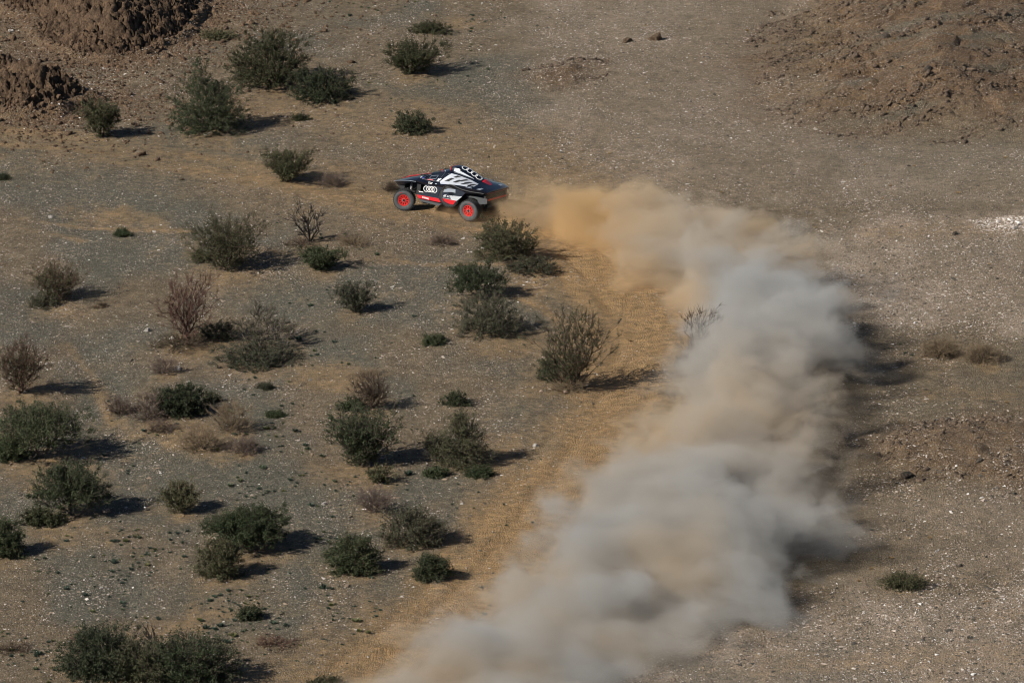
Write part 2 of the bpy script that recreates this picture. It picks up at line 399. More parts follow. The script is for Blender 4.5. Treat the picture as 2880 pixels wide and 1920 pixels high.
def scatter(name, P, rot, scl, tone, shapes, mat, label, idx=None):
    """one stuff object: shapes instanced on the points by geometry nodes"""
    n = len(P)
    me = bpy.data.meshes.new(name); me.vertices.add(n); me.vertices.foreach_set('co', np.asarray(P, np.float32).ravel())
    for nm, typ, arr, key in (('rot', 'FLOAT_VECTOR', rot, 'vector'), ('scl', 'FLOAT_VECTOR', scl, 'vector'), ('tone', 'FLOAT', tone, 'value')):
        a = me.attributes.new(nm, typ, 'POINT'); a.data.foreach_set(key, np.asarray(arr, np.float32).ravel())
    col = bpy.data.collections.new(name + '_shapes')
    for i, m in enumerate(shapes):
        if not m.materials: m.materials.append(mat)
        col.objects.link(bpy.data.objects.new('%s_shape' % name, m))
    ng = bpy.data.node_groups.new(name, 'GeometryNodeTree')
    ng.interface.new_socket('Geometry', in_out='INPUT', socket_type='NodeSocketGeometry')
    ng.interface.new_socket('Geometry', in_out='OUTPUT', socket_type='NodeSocketGeometry')
    gi = ng.nodes.new('NodeGroupInput'); go = ng.nodes.new('NodeGroupOutput')
    ip = ng.nodes.new('GeometryNodeInstanceOnPoints'); ci = ng.nodes.new('GeometryNodeCollectionInfo')
    ci.inputs['Collection'].default_value = col; ci.inputs['Separate Children'].default_value = True; ci.inputs['Reset Children'].default_value = True
    ip.inputs['Pick Instance'].default_value = True
    def named(nm, dt):
        a = ng.nodes.new('GeometryNodeInputNamedAttribute'); a.data_type = dt; a.inputs[0].default_value = nm; return a.outputs[0]
    e2r = ng.nodes.new('FunctionNodeEulerToRotation')
    L = ng.links.new
    L(gi.outputs[0], ip.inputs['Points']); L(ci.outputs[0], ip.inputs['Instance'])
    L(named('rot', 'FLOAT_VECTOR'), e2r.inputs[0]); L(e2r.outputs[0], ip.inputs['Rotation'])
    L(named('scl', 'FLOAT_VECTOR'), ip.inputs['Scale'])
    L(ip.outputs[0], go.inputs[0])
    o = add_ob(name, me, mat); md = o.modifiers.new('scatter', 'NODES'); md.node_group = ng
    tag(o, label, kind='stuff'); return o

def view_points(n, r):
    """points spread over the ground the camera sees, with a margin"""
    y = r.uniform(156, 272, n); x = r.uniform(-1, 1, n) * (y * 0.0985 + 1.0)
    keep = r.random(n) < (y * 0.0985 + 1) / (272 * 0.0985 + 1)
    return x[keep], y[keep]

ZP = dict(
    white_mid=flat_list([(1880, 600), (1990, 470), (2120, 500), (2420, 480), (2420, 800), (2160, 740), (1990, 740), (1900, 660)]),
    white_br=flat_list([(1150, 1640), (1500, 1500), (1750, 1420), (1990, 1345), (2420, 1360), (2420, 1640)]),
    quartz=flat_list([(2225, 505), (2400, 495), (2400, 535), (2260, 530)]),
    fine_ur=flat_list([(1180, -40), (1240, 330), (1400, 470), (2000, 480), (2420, 470), (2420, 330), (1850, 300), (1750, 120), (2000, -60)]),
    right_lo=flat_list([(1980, 1130), (2420, 1130), (2420, 1360), (1980, 1340)]))

def build_stones():
    r = np.random.default_rng(11)
    x, y = view_points(1500000, r)
    n1 = fbm(x / 3.0, y / 6.0, 3, 301); n2 = fbm(x / 0.9, y / 2.0, 2, 311)
    dens = 0.42 + 0.36 * n1 + 0.46 * n2 - 0.10 * sstep(4, 9, x)
    white = 0.26 + 0.26 * n2 + 0.12 * n1 - 0.08 * sstep(4, 9, x)
    def inside(k, soft=1.5): return sstep(-soft, soft, poly_sd(x, y, ZP[k]) + 1.4 * n1 + 1.0 * n2)
    a = inside('white_mid'); dens += 0.6 * a; white += 0.22 * a
    a = inside('white_br'); dens += 0.7 * a; white += 0.20 * a
    a = inside('fine_ur'); dens += 0.20 * a; white += 0.12 * a
    a = inside('right_lo'); dens += 0.25 * a; white += 0.12 * a
    q = sstep(-0.3, 0.3, poly_sd(x, y, ZP['quartz']) + 0.5 * n2); dens += 1.2 * q; white += 1.6 * q
    dm = seg_dist(x, y, TRACK_MAIN); dens *= 1 - 0.85 * np.exp(-(dm / 2.2) ** 2)
    dm = seg_dist(x, y, TRACK_LEFT); dens *= 1 - 0.7 * np.exp(-(dm / 2.6) ** 2)
    for P in SAND: dens *= 1 - 0.55 * sstep(-0.2, 0.6, poly_sd(x, y, P))
    k = r.random(len(x)) < np.clip(dens, 0.02, 1)
    x, y, white, q = x[k], y[k], white[k], q[k]; n = len(x)
    s = np.exp(r.normal(math.log(0.0168), 0.52, n)) * (0.82 + 0.22 * sstep(232, 185, y) * sstep(4, 12, x)); s = np.clip(s, 0.009, 0.085)
    z = height(x, y) + s * 0.12
    inrock = np.maximum(poly_sd(x, y, OUT_A), poly_sd(x, y, OUT_B)) > 0.2; z = np.where(inrock, z - 5, z)
    u = r.random(n)
    isw = u < np.clip(white, 0, 1)
    tone = np.where(isw, 0.74 + 0.26 * r.random(n), r.random(n) * 0.72)
    s = np.where(isw, s * 0.86, s) * (1 + 0.9 * np.clip(q, 0, 1))
    rot = np.stack([r.normal(0, 0.25, n), r.normal(0, 0.25, n), r.random(n) * 6.28], 1)
    scl = np.stack([s * r.uniform(0.8, 1.5, n), s * r.uniform(0.7, 1.2, n), s * r.uniform(0.6, 1.2, n)], 1)
    mat = tone_mat('stone tones', [(0.0, (0.05, 0.047, 0.04)), (0.22, (0.11, 0.095, 0.075)), (0.45, (0.20, 0.155, 0.11)), (0.62, (0.27, 0.20, 0.145)), (0.72, (0.30, 0.26, 0.22)), (0.84, (0.38, 0.31, 0.255)), (0.95, (0.48, 0.44, 0.40)), (1.0, (0.66, 0.64, 0.62))])
    scatter('gravel', np.stack([x, y, z], 1), rot, scl, tone, [hull('stone', i + 1, 9, (1.25, 0.9, 0.55)) for i in range(6)], mat, 'loose pale and dark stones strewn over the desert ground')

def tuft_mesh(name, seed, blades=34, h=1.0, spread=0.6, wdt=0.10):
    r = np.random.default_rng(seed); V = []; F = []
    for i in range(blades):
        a = r.random() * 6.283; d = r.random() ** 0.6 * spread; b0 = np.array([math.cos(a) * d * 0.45, math.sin(a) * d * 0.45, 0])
        tip = np.array([math.cos(a) * d * 1.3, math.sin(a) * d * 1.3, h * (0.45 + 0.55 * r.random()) * (1 - 0.4 * d)])
        sd_ = np.array([-math.sin(a + r.normal() * .8), math.cos(a + r.normal() * .8), 0]) * wdt
        mid = (b0 + tip) / 2 + np.array([0, 0, 0.12]); k = len(V)
        V += [b0 - sd_ * .4, b0 + sd_ * .4, mid + sd_, tip, mid - sd_]; F.append((k, k + 1, k + 2, k + 3, k + 4))
    return mesh_np(name, np.array(V), np.array(F))

def build_cover():
    r = np.random.default_rng(21)
    regs = [(flat_list([(30, 1180), (300, 1180), (420, 1230), (520, 1330), (620, 1380), (640, 1440), (420, 1450), (160, 1420), (20, 1380)]), 2.6),
            (flat_list([(380, 1350), (700, 1330), (900, 1380), (900, 1540), (640, 1540), (500, 1440)]), 1.9),
            (flat_list([(0, 1440), (160, 1460), (160, 1600), (-40, 1600)]), 1.8), (flat_list([(480, 880), (760, 880), (700, 1060), (560, 1150), (480, 1060)]), 1.9),
            (flat_list([(560, 660), (760, 640), (860, 760), (800, 860), (700, 780), (600, 700)]), 1.4), (flat_list([(600, 1060), (780, 1060), (880, 1180), (760, 1260), (640, 1180)]), 1.0),
            (flat_list([(780, -20), (1180, -20), (1100, 130), (860, 150), (760, 90)]), 0.8), (flat_list([(640, 500), (860, 520), (860, 620), (640, 600)]), 0.7),
            (flat_list([(2050, 760), (2260, 770), (2200, 830), (1980, 850)]), 0.7), (flat_list([(860, 120), (1130, 130), (1100, 300), (840, 280)]), 0.35),
            (flat_list([(-40, 900), (500, 880), (760, 1560), (-40, 1600)]), 0.35), (flat_list([(560, 640), (1250, 640), (1250, 1500), (560, 1500)]), 0.22)]
    x, y = view_points(160000, r); n1 = fbm(x / 1.6, y / 3.0, 3, 331)
    dens = np.zeros_like(x)
    for P, d in regs: dens += d * sstep(-0.5, 0.8, poly_sd(x, y, P) + n1)
    dens *= 0.25 + 1.5 * sstep(-0.1, 0.5, n1)
    area = len(x) / 4900.0
    k = r.random(len(x)) < np.clip(dens / area * 2.0, 0, 1); x, y = x[k], y[k]; n = len(x)
    s = np.clip(np.exp(r.normal(math.log(0.080), 0.42, n)), 0.035, 0.24)
    rot = np.stack([np.zeros(n), np.zeros(n), r.random(n) * 6.28], 1)
    scl = np.stack([s * 1.15, s * 1.15, s * r.uniform(0.6, 1.0, n)], 1)
    mat = tone_mat('ground cover leaves', [(0.0, (0.035, 0.055, 0.042)), (0.5, (0.055, 0.082, 0.058)), (0.85, (0.075, 0.095, 0.05)), (1.0, (0.14, 0.14, 0.05))])
    scatter('ground_cover', np.stack([x, y, height(x, y)], 1), rot, scl, r.random(n), [tuft_mesh('cover', 40 + i) for i in range(4)], mat, 'low blue-green tufts dotted over the stony ground')
    # dry golden tufts on the right-hand gravel
    x, y = view_points(9000, r); k = (r.random(len(x)) < 0.055 * sstep(2, 9, x)); x, y = x[k], y[k]; n = len(x)
    s = r.uniform(0.05, 0.13, n); rot = np.stack([np.zeros(n), np.zeros(n), r.random(n) * 6.28], 1)
    scl = np.stack([s * 1.2, s * 1.2, s * 0.9], 1)
    mat = tone_mat('dry grass', [(0.0, (0.17, 0.10, 0.045)), (1.0, (0.27, 0.18, 0.08))])
    scatter('dry_grass', np.stack([x, y, height(x, y)], 1), rot, scl, r.random(n), [tuft_mesh('grass', 60 + i, 26, 1.1, 0.8, 0.07) for i in range(3)], mat, 'small golden dry grass tufts on the gravel slope')

# ------------------------------------------------------------------ rock outcrops with their blocks
def rock_mat(name, a, b_):
    t = NT(name); b = t.n('ShaderNodeBsdfPrincipled', i_Roughness=0.92); b.inputs['Specular IOR Level'].default_value = 0.2
    geo = t.n('ShaderNodeNewGeometry'); no = t.n('ShaderNodeTexNoise', i_Scale=2.2, i_Detail=6.0, i_Roughness=0.7); t.l(geo.outputs['Position'], no.inputs['Vector'])
    oi = t.n('ShaderNodeObjectInfo')
    c = t.ramp(no.outputs[0], [(0.3, a), (0.7, b_)])
    n2 = t.n('ShaderNodeTexNoise', i_Scale=9.0, i_Detail=5.0, i_Roughness=0.75); t.l(geo.outputs['Position'], n2.inputs['Vector'])
    c = t.mix(1.0, c, t.ramp(n2.outputs[0], [(0.36, (0.42, 0.40, 0.40)), (0.52, (1.0, 1.0, 1.0)), (0.66, (1.45, 1.42, 1.38))]), 'MULTIPLY')
    v = t.math('MULTIPLY_ADD', oi.outputs['Random'], 0.5, 0.75)
    hs = t.n('ShaderNodeHueSaturation'); t.l(c, hs.inputs['Color']); t.l(v, hs.inputs['Value'])
    bp = t.n('ShaderNodeBump', i_Strength=1.0, i_Distance=0.22); t.l(t.math('ADD', no.outputs[0], t.math('MULTIPLY', n2.outputs[0], 0.5)), bp.inputs['Height']); t.l(bp.outputs[0], b.inputs['Normal'])
    t.l(hs.outputs[0], b.inputs['Base Color']); t.l(b.outputs[0], t.out.inputs[0]); return t.m

def slab_mesh(name, seed): return hull(name, seed, 16, (1.0, 1.0, 1.0))

def build_outcrops():
    mat = rock_mat('brown rock', (0.062, 0.043, 0.030), (0.205, 0.134, 0.083))
    slabs = [slab_mesh('rock', 70 + i) for i in range(7)]
    for m in slabs: m.materials.append(mat)
    r = np.random.default_rng(31)
    for P, lab, nbig, nsm, smax in ((OUT_A, 'large craggy brown rock outcrop across the top left corner', 150, 1300, 0.20), (OUT_B, 'smaller craggy rock outcrop at the left edge below the large one', 130, 800, 0.18)):
        lo = P.min(0); hi = np.minimum(P.max(0), [30, 285])
        px = r.uniform(lo[0], hi[0], 60000); py = r.uniform(lo[1], hi[1], 60000)
        d = poly_sd(px, py, P); k = (d > -0.15) & (np.abs(px) < py * 0.0985 + 0.6) & (py < 272)
        px, py, d = px[k], py[k], d[k]
        # crowd the face that the camera sees
        f1, f2, c = worley(px / 1.7, py / 3.4, 51)
        wgt = (0.06 + 0.9 * np.exp(-np.clip(d, 0, None) / 0.8)) * (0.3 + 0.9 * c)
        k = r.random(len(px)) < wgt; px, py, d = px[k], py[k], d[k]
        cx, cyy = float(px.mean()), float(py.mean()); cz = float(height(cx, cyy))
        root = empty('rock_outcrop', (cx, cyy, cz)); tag(root, lab, 'rock outcrop')
        gx = np.arange(max(lo[0] - 0.6, -28), min(hi[0] + 0.6, 2), 0.075); gy = np.arange(lo[1] - 0.6, min(hi[1] + 0.5, 276), 0.105)
        X_, Y_ = np.meshgrid(gx, gy); dd_ = poly_sd(X_.ravel(), Y_.ravel(), P)
        Z_ = height(X_.ravel(), Y_.ravel(), True)
        i_ = (np.arange(len(gy) - 1)[:, None] * len(gx) + np.arange(len(gx) - 1)[None, :]).ravel(); F_ = np.stack([i_, i_ + 1, i_ + len(gx) + 1, i_ + len(gx)], 1)
        F_ = F_[(dd_[F_].max(1) > -0.7)]
        used = np.unique(F_); mp = np.full(len(Z_), -1); mp[used] = np.arange(len(used))
        V_ = np.stack([X_.ravel() - cx, Y_.ravel() - cyy, Z_ - cz], 1)[used]
        add_ob('rock_face', mesh_np('rock_face', V_, mp[F_]), mat, root)
        n = min(len(px), nbig + nsm); px, py, d = px[:n], py[:n], d[:n]; s = np.exp(r.normal(math.log(0.06), 0.55, n)); s = np.clip(s, 0.03, smax)
        order = np.argsort(-s * (1 / py)); zz = height(px, py, True)
        for j in order[:nbig]:
            o = bpy.data.objects.new('rock', slabs[int(r.integers(7))]); COL.objects.link(o); o.parent = root
            o.location = (px[j] - cx, py[j] - cyy, zz[j] - cz - 0.35 * s[j])
            o.rotation_euler = (0.5 + r.normal(0, 0.25), r.normal(0, 0.25), r.normal(0.2, 0.4)); o.scale = (s[j] * r.uniform(0.45, 1.0), s[j] * r.uniform(0.8, 1.2), s[j] * r.uniform(1.0, 2.0))
        idx = order[nbig:]
        base = []
        for m in slabs[:4]:
            m_ = hull('h', int(r.integers(9999)), 11, (1, 1, 1)); base.append((np.array([v.co[:] for v in m_.vertices]), np.array([list(p_.vertices) for p_ in m_.polygons]))); bpy.data.meshes.remove(m_)
        Vs = []; Fs = []; off = 0
        for j in idx:
            bv, bf = base[int(r.integers(4))]; M = np.array(Euler((0.5 + r.normal(0, .3), r.normal(0, .3), r.normal(0.2, .5))).to_matrix())
            v = (bv * np.array([s[j] * .7, s[j], s[j] * 1.2])) @ M.T + np.array([px[j] - cx, py[j] - cyy, zz[j] - cz - 0.2 * s[j]])
            Vs.append(v); Fs.append(bf + off); off += len(bv)
        o = add_ob('rubble', mesh_np('rubble', np.vstack(Vs), np.vstack(Fs)), mat, root); o['kind'] = 'stuff'
    # scree between and below the outcrops
    Vs = []; Fs = []; off = 0
    n = 90000; px = r.uniform(-28, 0, n); py = r.uniform(215, 272, n)
    dd = np.maximum(poly_sd(px, py, OUT_A), poly_sd(px, py, OUT_B))
    k = (dd < 0.2) & (r.random(n) < 1.1 * np.exp(np.clip(dd, -20, 0) / 2.6)) & (np.abs(px) < py * 0.0985 + 0.6); px, py = px[k], py[k]; zz = height(px, py)
    s = np.clip(np.exp(r.normal(math.log(0.04), 0.55, len(px))), 0.02, 0.2)
    for j in range(len(px)):
        bv, bf = base[int(r.integers(4))]; M = np.array(Euler((r.normal(0, .4), r.normal(0, .4), r.random() * 3)).to_matrix())
        Vs.append((bv * np.array([s[j] * 1.2, s[j], s[j] * .6])) @ M.T + np.array([px[j], py[j], zz[j]])); Fs.append(bf + off); off += len(bv)
    o = add_ob('scree', mesh_np('scree', np.vstack(Vs), np.vstack(Fs)), mat); tag(o, 'brown scree scattered round the feet of the two outcrops', kind='stuff')
    # rubble on the brown slopes to the right: joined small rocks
    Vs = []; Fs = []; off = 0
    for P, n, smin, smax in ((RIDGE_R, 6500, 0.02, 0.15), (RIDGE_BR, 500, 0.04, 0.22), (KNOLL_M, 260, 0.04, 0.2)):
        lo = P.min(0); hi = np.minimum(P.max(0), [30, 275]); px = r.uniform(lo[0], hi[0], n * 8); py = r.uniform(lo[1], hi[1], n * 8)
        u = px * 0.83 + py * 0.30; v_ = -px * 0.30 + py * 0.62
        st = fbm(u / 5, v_ / 0.9, 3, 83)
        k = (poly_sd(px, py, P) > -0.5) & (np.abs(px) < py * 0.0985 + 0.6) & (st > 0.02); px, py = px[k][:n], py[k][:n]; zz = height(px, py)
        s = np.clip(np.exp(r.normal(math.log(0.036), 0.55, len(px))), smin, smax)
        for j in range(len(px)):
            bv, bf = base[int(r.integers(4))]; M = np.array(Euler((r.normal(0, .3), r.normal(0, .3), 0.35 + r.normal(0, .4))).to_matrix())
            v = (bv * np.array([s[j] * 1.5, s[j] * 0.8, s[j] * .7])) @ M.T + np.array([px[j], py[j], zz[j]])
            Vs.append(v); Fs.append(bf + off); off += len(bv)
    m2 = rock_mat('slope rock', (0.10, 0.075, 0.055), (0.27, 0.20, 0.145))
    o = add_ob('rubble', mesh_np('rubble', np.vstack(Vs), np.vstack(Fs)), m2); tag(o, 'scattered angular rubble on the brown slopes at right', kind='stuff')
# ------------------------------------------------------------------ dust cloud
DL = [(470, 1175), (500, 1178), (540, 1215), (590, 1345), (650, 1420), (710, 1515), (780, 1600), (860, 1600), (930, 1560), (1020, 1520), (1110, 1450), (1200, 1360), (1300, 1270), (1400, 1120), (1500, 900), (1600, 820), (1700, 760)]
DR = [(470, 1200), (500, 1330), (540, 1560), (590, 1740), (650, 1860), (710, 1930), (780, 1945), (860, 1940), (930, 1915), (1020, 1900), (1110, 1905), (1200, 1910), (1300, 1890), (1400, 1800), (1500, 1650), (1600, 1480), (1700, 1300)]
DH = [(470, 0.6), (500, 2.0), (540, 2.8), (590, 3.3), (650, 3.8), (710, 3.8), (780, 4.2), (860, 4.4), (930, 4.4), (1020, 4.4), (1110, 4.4), (1200, 4.2), (1300, 3.8), (1400, 3.0), (1500, 2.2), (1600, 2.0), (1700, 1.6)]
DD = [(470, 0.1), (500, 0.5), (540, 0.95), (590, 1.0), (650, 0.95), (710, 0.85), (780, 0.85), (860, 0.9), (930, 0.85), (1020, 0.8), (1110, 0.75), (1200, 0.7), (1300, 0.6), (1400, 0.52), (1500, 0.44), (1600, 0.35), (1700, 0.3)]
def build_dust():
    rows = [r for r, _ in DL]
    L = np.array([flat(px, r) for r, px in DL]); R = np.array([flat(px, r) for r, px in DR])
    yy = L[:, 1]; y0, y1 = yy.min(), yy.max(); H = np.array([h for _, h in DH])
    # closed hull: a box-like tube along y
    V = []; F = []
    for i in range(len(rows)):
        mL = 3.2; mR = 4.2
        V += [(L[i, 0] - mL, yy[i], -0.8), (R[i, 0] + mR, yy[i], -0.8), (R[i, 0] + mR, yy[i], H[i] * 0.75 + 0.5), ((L[i, 0] + R[i, 0]) / 2, yy[i], H[i] + 1.2), (L[i, 0] - mL, yy[i], H[i] * 0.75 + 0.5)]
    for i in range(len(rows) - 1):
        for k in range(5):
            a = i * 5 + k; b_ = i * 5 + (k + 1) % 5
            F.append((a, a + 5, b_ + 5, b_))
    me = bpy.data.meshes.new('dust_cloud')
    n = len(rows)
    me.from_pydata(V, [], F + [(0, 1, 2, 3, 4), tuple(reversed([(n - 1) * 5 + k for k in range(5)]))]); me.update()
    bm = bmesh.new(); bm.from_mesh(me); bmesh.ops.recalc_face_normals(bm, faces=bm.faces); bm.to_mesh(me); bm.free()
    t = NT('dust'); geo = t.n('ShaderNodeNewGeometry'); P = geo.outputs['Position']
    nd = t.n('ShaderNodeTexNoise', i_Scale=0.40, i_Detail=2.5); t.l(P, nd.inputs['Vector'])
    vs = t.n('ShaderNodeVectorMath', operation='MULTIPLY_ADD'); t.l(nd.outputs['Color'], vs.inputs[0]); vs.inputs[1].default_value = (5.0, 3.6, 2.4); vs.inputs[2].default_value = (-2.5, -1.8, -1.2)
    va = t.n('ShaderNodeVectorMath', operation='ADD'); t.l(P, va.inputs[0]); t.l(vs.outputs[0], va.inputs[1]); Q = va.outputs[0]
    sx = t.n('ShaderNodeSeparateXYZ'); t.l(Q, sx.inputs[0]); x, y, z = sx.outputs
    tt = t.n('ShaderNodeMapRange'); t.l(y, tt.inputs[0]); tt.inputs[1].default_value = y0; tt.inputs[2].default_value = y1
    T = tt.outputs[0]
    def curve(vals, lo, hi):
        nd = t.n('ShaderNodeFloatCurve'); c = nd.mapping.curves[0]
        pts = sorted(((yv - y0) / (y1 - y0), (v - lo) / (hi - lo)) for yv, v in zip(yy, vals))
        while len(c.points) < len(pts): c.points.new(0.5, 0.5)
        for p, (a, b_) in zip(c.points, pts): p.location = (a, b_)
        nd.mapping.update(); t.l(T, nd.inputs['Value'])
        return t.math('MULTIPLY_ADD', nd.outputs[0], hi - lo, lo)
    xl = curve(L[:, 0], -20, 20); xr = curve(R[:, 0], -20, 20); hh = curve(H, 0, 6); dn = curve([d for _, d in DD], 0, 1)
    eL = t.n('ShaderNodeMapRange', interpolation_type='SMOOTHSTEP'); t.l(t.math('SUBTRACT', x, xl), eL.inputs[0]); eL.inputs[1].default_value = -1.2; eL.inputs[2].default_value = 2.6
    eR = t.n('ShaderNodeMapRange', interpolation_type='SMOOTHSTEP'); t.l(t.math('SUBTRACT', xr, x), eR.inputs[0]); eR.inputs[1].default_value = -2.0; eR.inputs[2].default_value = 4.0
    eZ = t.n('ShaderNodeMapRange', interpolation_type='SMOOTHSTEP'); t.l(t.math('DIVIDE', z, hh), eZ.inputs[0]); eZ.inputs[1].default_value = 1.05; eZ.inputs[2].default_value = 0.15
    shape = t.math('MULTIPLY', t.math('MULTIPLY', eL.outputs[0], eR.outputs[0]), eZ.outputs[0])
    n2 = t.n('ShaderNodeTexNoise', i_Scale=0.52, i_Detail=5.0, i_Roughness=0.55)
    st_ = t.n('ShaderNodeVectorMath', operation='MULTIPLY'); t.l(Q, st_.inputs[0]); st_.inputs[1].default_value = (0.75, 1.0, 1.35); t.l(st_.outputs[0], n2.inputs['Vector'])
    dens = t.math('SUBTRACT', t.math('ADD', t.math('MULTIPLY', shape, 1.3), t.math('MULTIPLY', n2.outputs[0], 2.9)), 1.80)
    dens = t.math('MULTIPLY', dens, t.math('MULTIPLY', shape, 5.0, clamp=True))
    dens = t.math('MULTIPLY', t.math('MINIMUM', t.math('MAXIMUM', dens, 0.0), 0.9), dn)
    dens = t.math('MULTIPLY', dens, DUST_K)
    n3 = t.n('ShaderNodeTexNoise', i_Scale=0.20, i_Detail=3.0); t.l(P, n3.inputs['Vector'])
    # ochre near the ground and in the fresh part behind the car, greyer colour above
    low = t.n('ShaderNodeMapRange'); t.l(z, low.inputs[0]); low.inputs[1].default_value = 2.2; low.inputs[2].default_value = -0.4
    fresh = t.n('ShaderNodeMapRange'); t.l(y, fresh.inputs[0]); fresh.inputs[1].default_value = flat(1600, 760)[1]; fresh.inputs[2].default_value = flat(1600, 560)[1]
    f = t.math('ADD', t.math('MULTIPLY', low.outputs[0], 0.35), t.math('MULTIPLY', fresh.outputs[0], 0.8))
    f = t.math('ADD', f, t.math('MULTIPLY', t.math('SUBTRACT', n3.outputs[0], 0.5), 2.0), clamp=True)
    gy_ = t.math('DIVIDE', t.math('SUBTRACT', y, flat(1600, 1090)[1]), 7.0)
    gold = t.math('MULTIPLY', t.math('POWER', 2.718, t.math('MULTIPLY', t.math('MULTIPLY', gy_, gy_), -1.0)), 0.34)
    f = t.math('ADD', f, gold, clamp=True)
    col = t.mix(f, (0.61, 0.61, 0.595), (0.78, 0.575, 0.33))
    pv = t.n('ShaderNodeVolumePrincipled'); pv.inputs['Anisotropy'].default_value = 0.1
    t.l(col, pv.inputs['Color']); t.l(dens, pv.inputs['Density']); t.l(pv.outputs[0], t.out.inputs['Volume'])
    o = add_ob('dust_cloud', me, t.m)
    tag(o, 'long billowing cloud of grey and ochre dust trailing behind the rally car', 'dust cloud', kind='stuff')
    return o
DUST_K = 3.8

def build_puff():
    """thin dust hanging under the car and round its rear wheel"""
    P0 = [(955, 486), (1010, 508), (1100, 522), (1215, 530), (1235, 500), (1190, 478), (1060, 470), (980, 470)]
    Wp = [flat(*p) for p in P0]; n = len(Wp); c = np.mean(Wp, 0)
    bm = bmesh.new(); lo = [bm.verts.new((x, y, -0.3)) for x, y in Wp]; hi = [bm.verts.new((c[0] + (x - c[0]) * .9, c[1] + (y - c[1]) * .9, 0.75)) for x, y in Wp]
    bm.faces.new(lo[::-1]); bm.faces.new(hi)
    for k in range(n): bm.faces.new((lo[k], lo[(k + 1) % n], hi[(k + 1) % n], hi[k]))
    bmesh.ops.recalc_face_normals(bm, faces=bm.faces); me = bpy.data.meshes.new('dust_puff'); bm.to_mesh(me); bm.free()
    t = NT('low dust'); geo = t.n('ShaderNodeNewGeometry'); P = geo.outputs['Position']
    no = t.n('ShaderNodeTexNoise', i_Scale=1.6, i_Detail=2.5); t.l(P, no.inputs['Vector'])
    sx = t.n('ShaderNodeSeparateXYZ'); t.l(P, sx.inputs[0])
    q = t.n('ShaderNodeVectorMath', operation='SUBTRACT'); t.l(P, q.inputs[0]); q.inputs[1].default_value = (c[0], c[1], 0)
    q2 = t.n('ShaderNodeVectorMath', operation='MULTIPLY'); t.l(q.outputs[0], q2.inputs[0]); ex = np.ptp(np.array(Wp), 0) / 2; q2.inputs[1].default_value = (1 / ex[0], 1 / ex[1], 1.5)
    ln = t.n('ShaderNodeVectorMath', operation='LENGTH'); t.l(q2.outputs[0], ln.inputs[0])
    f = t.n('ShaderNodeMapRange', interpolation_type='SMOOTHSTEP'); t.l(ln.outputs['Value'], f.inputs[0]); f.inputs[1].default_value = 1.0; f.inputs[2].default_value = 0.2
    d = t.math('MULTIPLY', t.math('MAXIMUM', t.math('SUBTRACT', t.math('MULTIPLY', no.outputs[0], 2.2), 0.85), 0.0), t.math('MULTIPLY', f.outputs[0], 2.4))
    pv = t.n('ShaderNodeVolumePrincipled'); pv.inputs['Color'].default_value = (0.74, 0.53, 0.32, 1); t.l(d, pv.inputs['Density']); t.l(pv.outputs[0], t.out.inputs['Volume'])
    o = add_ob('dust_puff', me, t.m); tag(o, 'thin ochre dust puff hanging under the rally car', 'dust puff', kind='stuff')
# ------------------------------------------------------------------ shrubs and small trees
def leaf_mat(name, dark, light):
    t = NT(name); b = t.n('ShaderNodeBsdfPrincipled', i_Roughness=0.7); b.inputs['Specular IOR Level'].default_value = 0.25
    geo = t.n('ShaderNodeNewGeometry'); no = t.n('ShaderNodeTexNoise', i_Scale=3.0, i_Detail=2.0); t.l(geo.outputs['Position'], no.inputs['Vector'])
    f = t.math('ADD', t.math('MULTIPLY', geo.outputs['Random Per Island'], 0.55), t.math('MULTIPLY', no.outputs[0], 0.6), clamp=True)
    oi = t.n('ShaderNodeObjectInfo'); c = t.ramp(f, [(0.15, dark), (0.9, light)])
    dry = t.math('MULTIPLY', oi.outputs['Random'], t.math('GREATER_THAN', geo.outputs['Random Per Island'], 0.55)); c = t.mix(t.math('MULTIPLY', dry, 0.5), c, (0.105, 0.082, 0.048))
    hs = t.n('ShaderNodeHueSaturation'); t.l(c, hs.inputs['Color']); t.l(t.math('MULTIPLY_ADD', oi.outputs['Random'], 0.45, 0.8), hs.inputs['Value']); c = hs.outputs[0]
    t.l(c, b.inputs['Base Color'])
    tr = t.n('ShaderNodeBsdfTranslucent'); t.l(c, tr.inputs[0])
    mx = t.n('ShaderNodeMixShader', i_Fac=0.2); t.l(b.outputs[0], mx.inputs[1]); t.l(tr.outputs[0], mx.inputs[2])
    t.l(mx.outputs[0], t.out.inputs[0]); return t.m
LM = {'dark': leaf_mat('leaves dark', (0.012, 0.022, 0.010), (0.046, 0.066, 0.032)),
      'green': leaf_mat('leaves green', (0.016, 0.030, 0.012), (0.066, 0.092, 0.040)),
      'olive': leaf_mat('leaves olive', (0.024, 0.030, 0.013), (0.092, 0.100, 0.048)),
      'grey': leaf_mat('leaves grey-green', (0.030, 0.036, 0.021), (0.098, 0.104, 0.064)),
      'straw': leaf_mat('dry leaves', (0.095, 0.068, 0.042), (0.20, 0.15, 0.095))}
TM = {k: simple_mat('bark ' + k, c, 0.9, var=0.25, scale=9.0) for k, c in
      {'brown': (0.070, 0.048, 0.032), 'red': (0.095, 0.050, 0.036), 'straw': (0.20, 0.150, 0.095), 'grey': (0.115, 0.095, 0.075), 'black': (0.028, 0.022, 0.018), 'mauve': (0.125, 0.092, 0.078)}.items()}

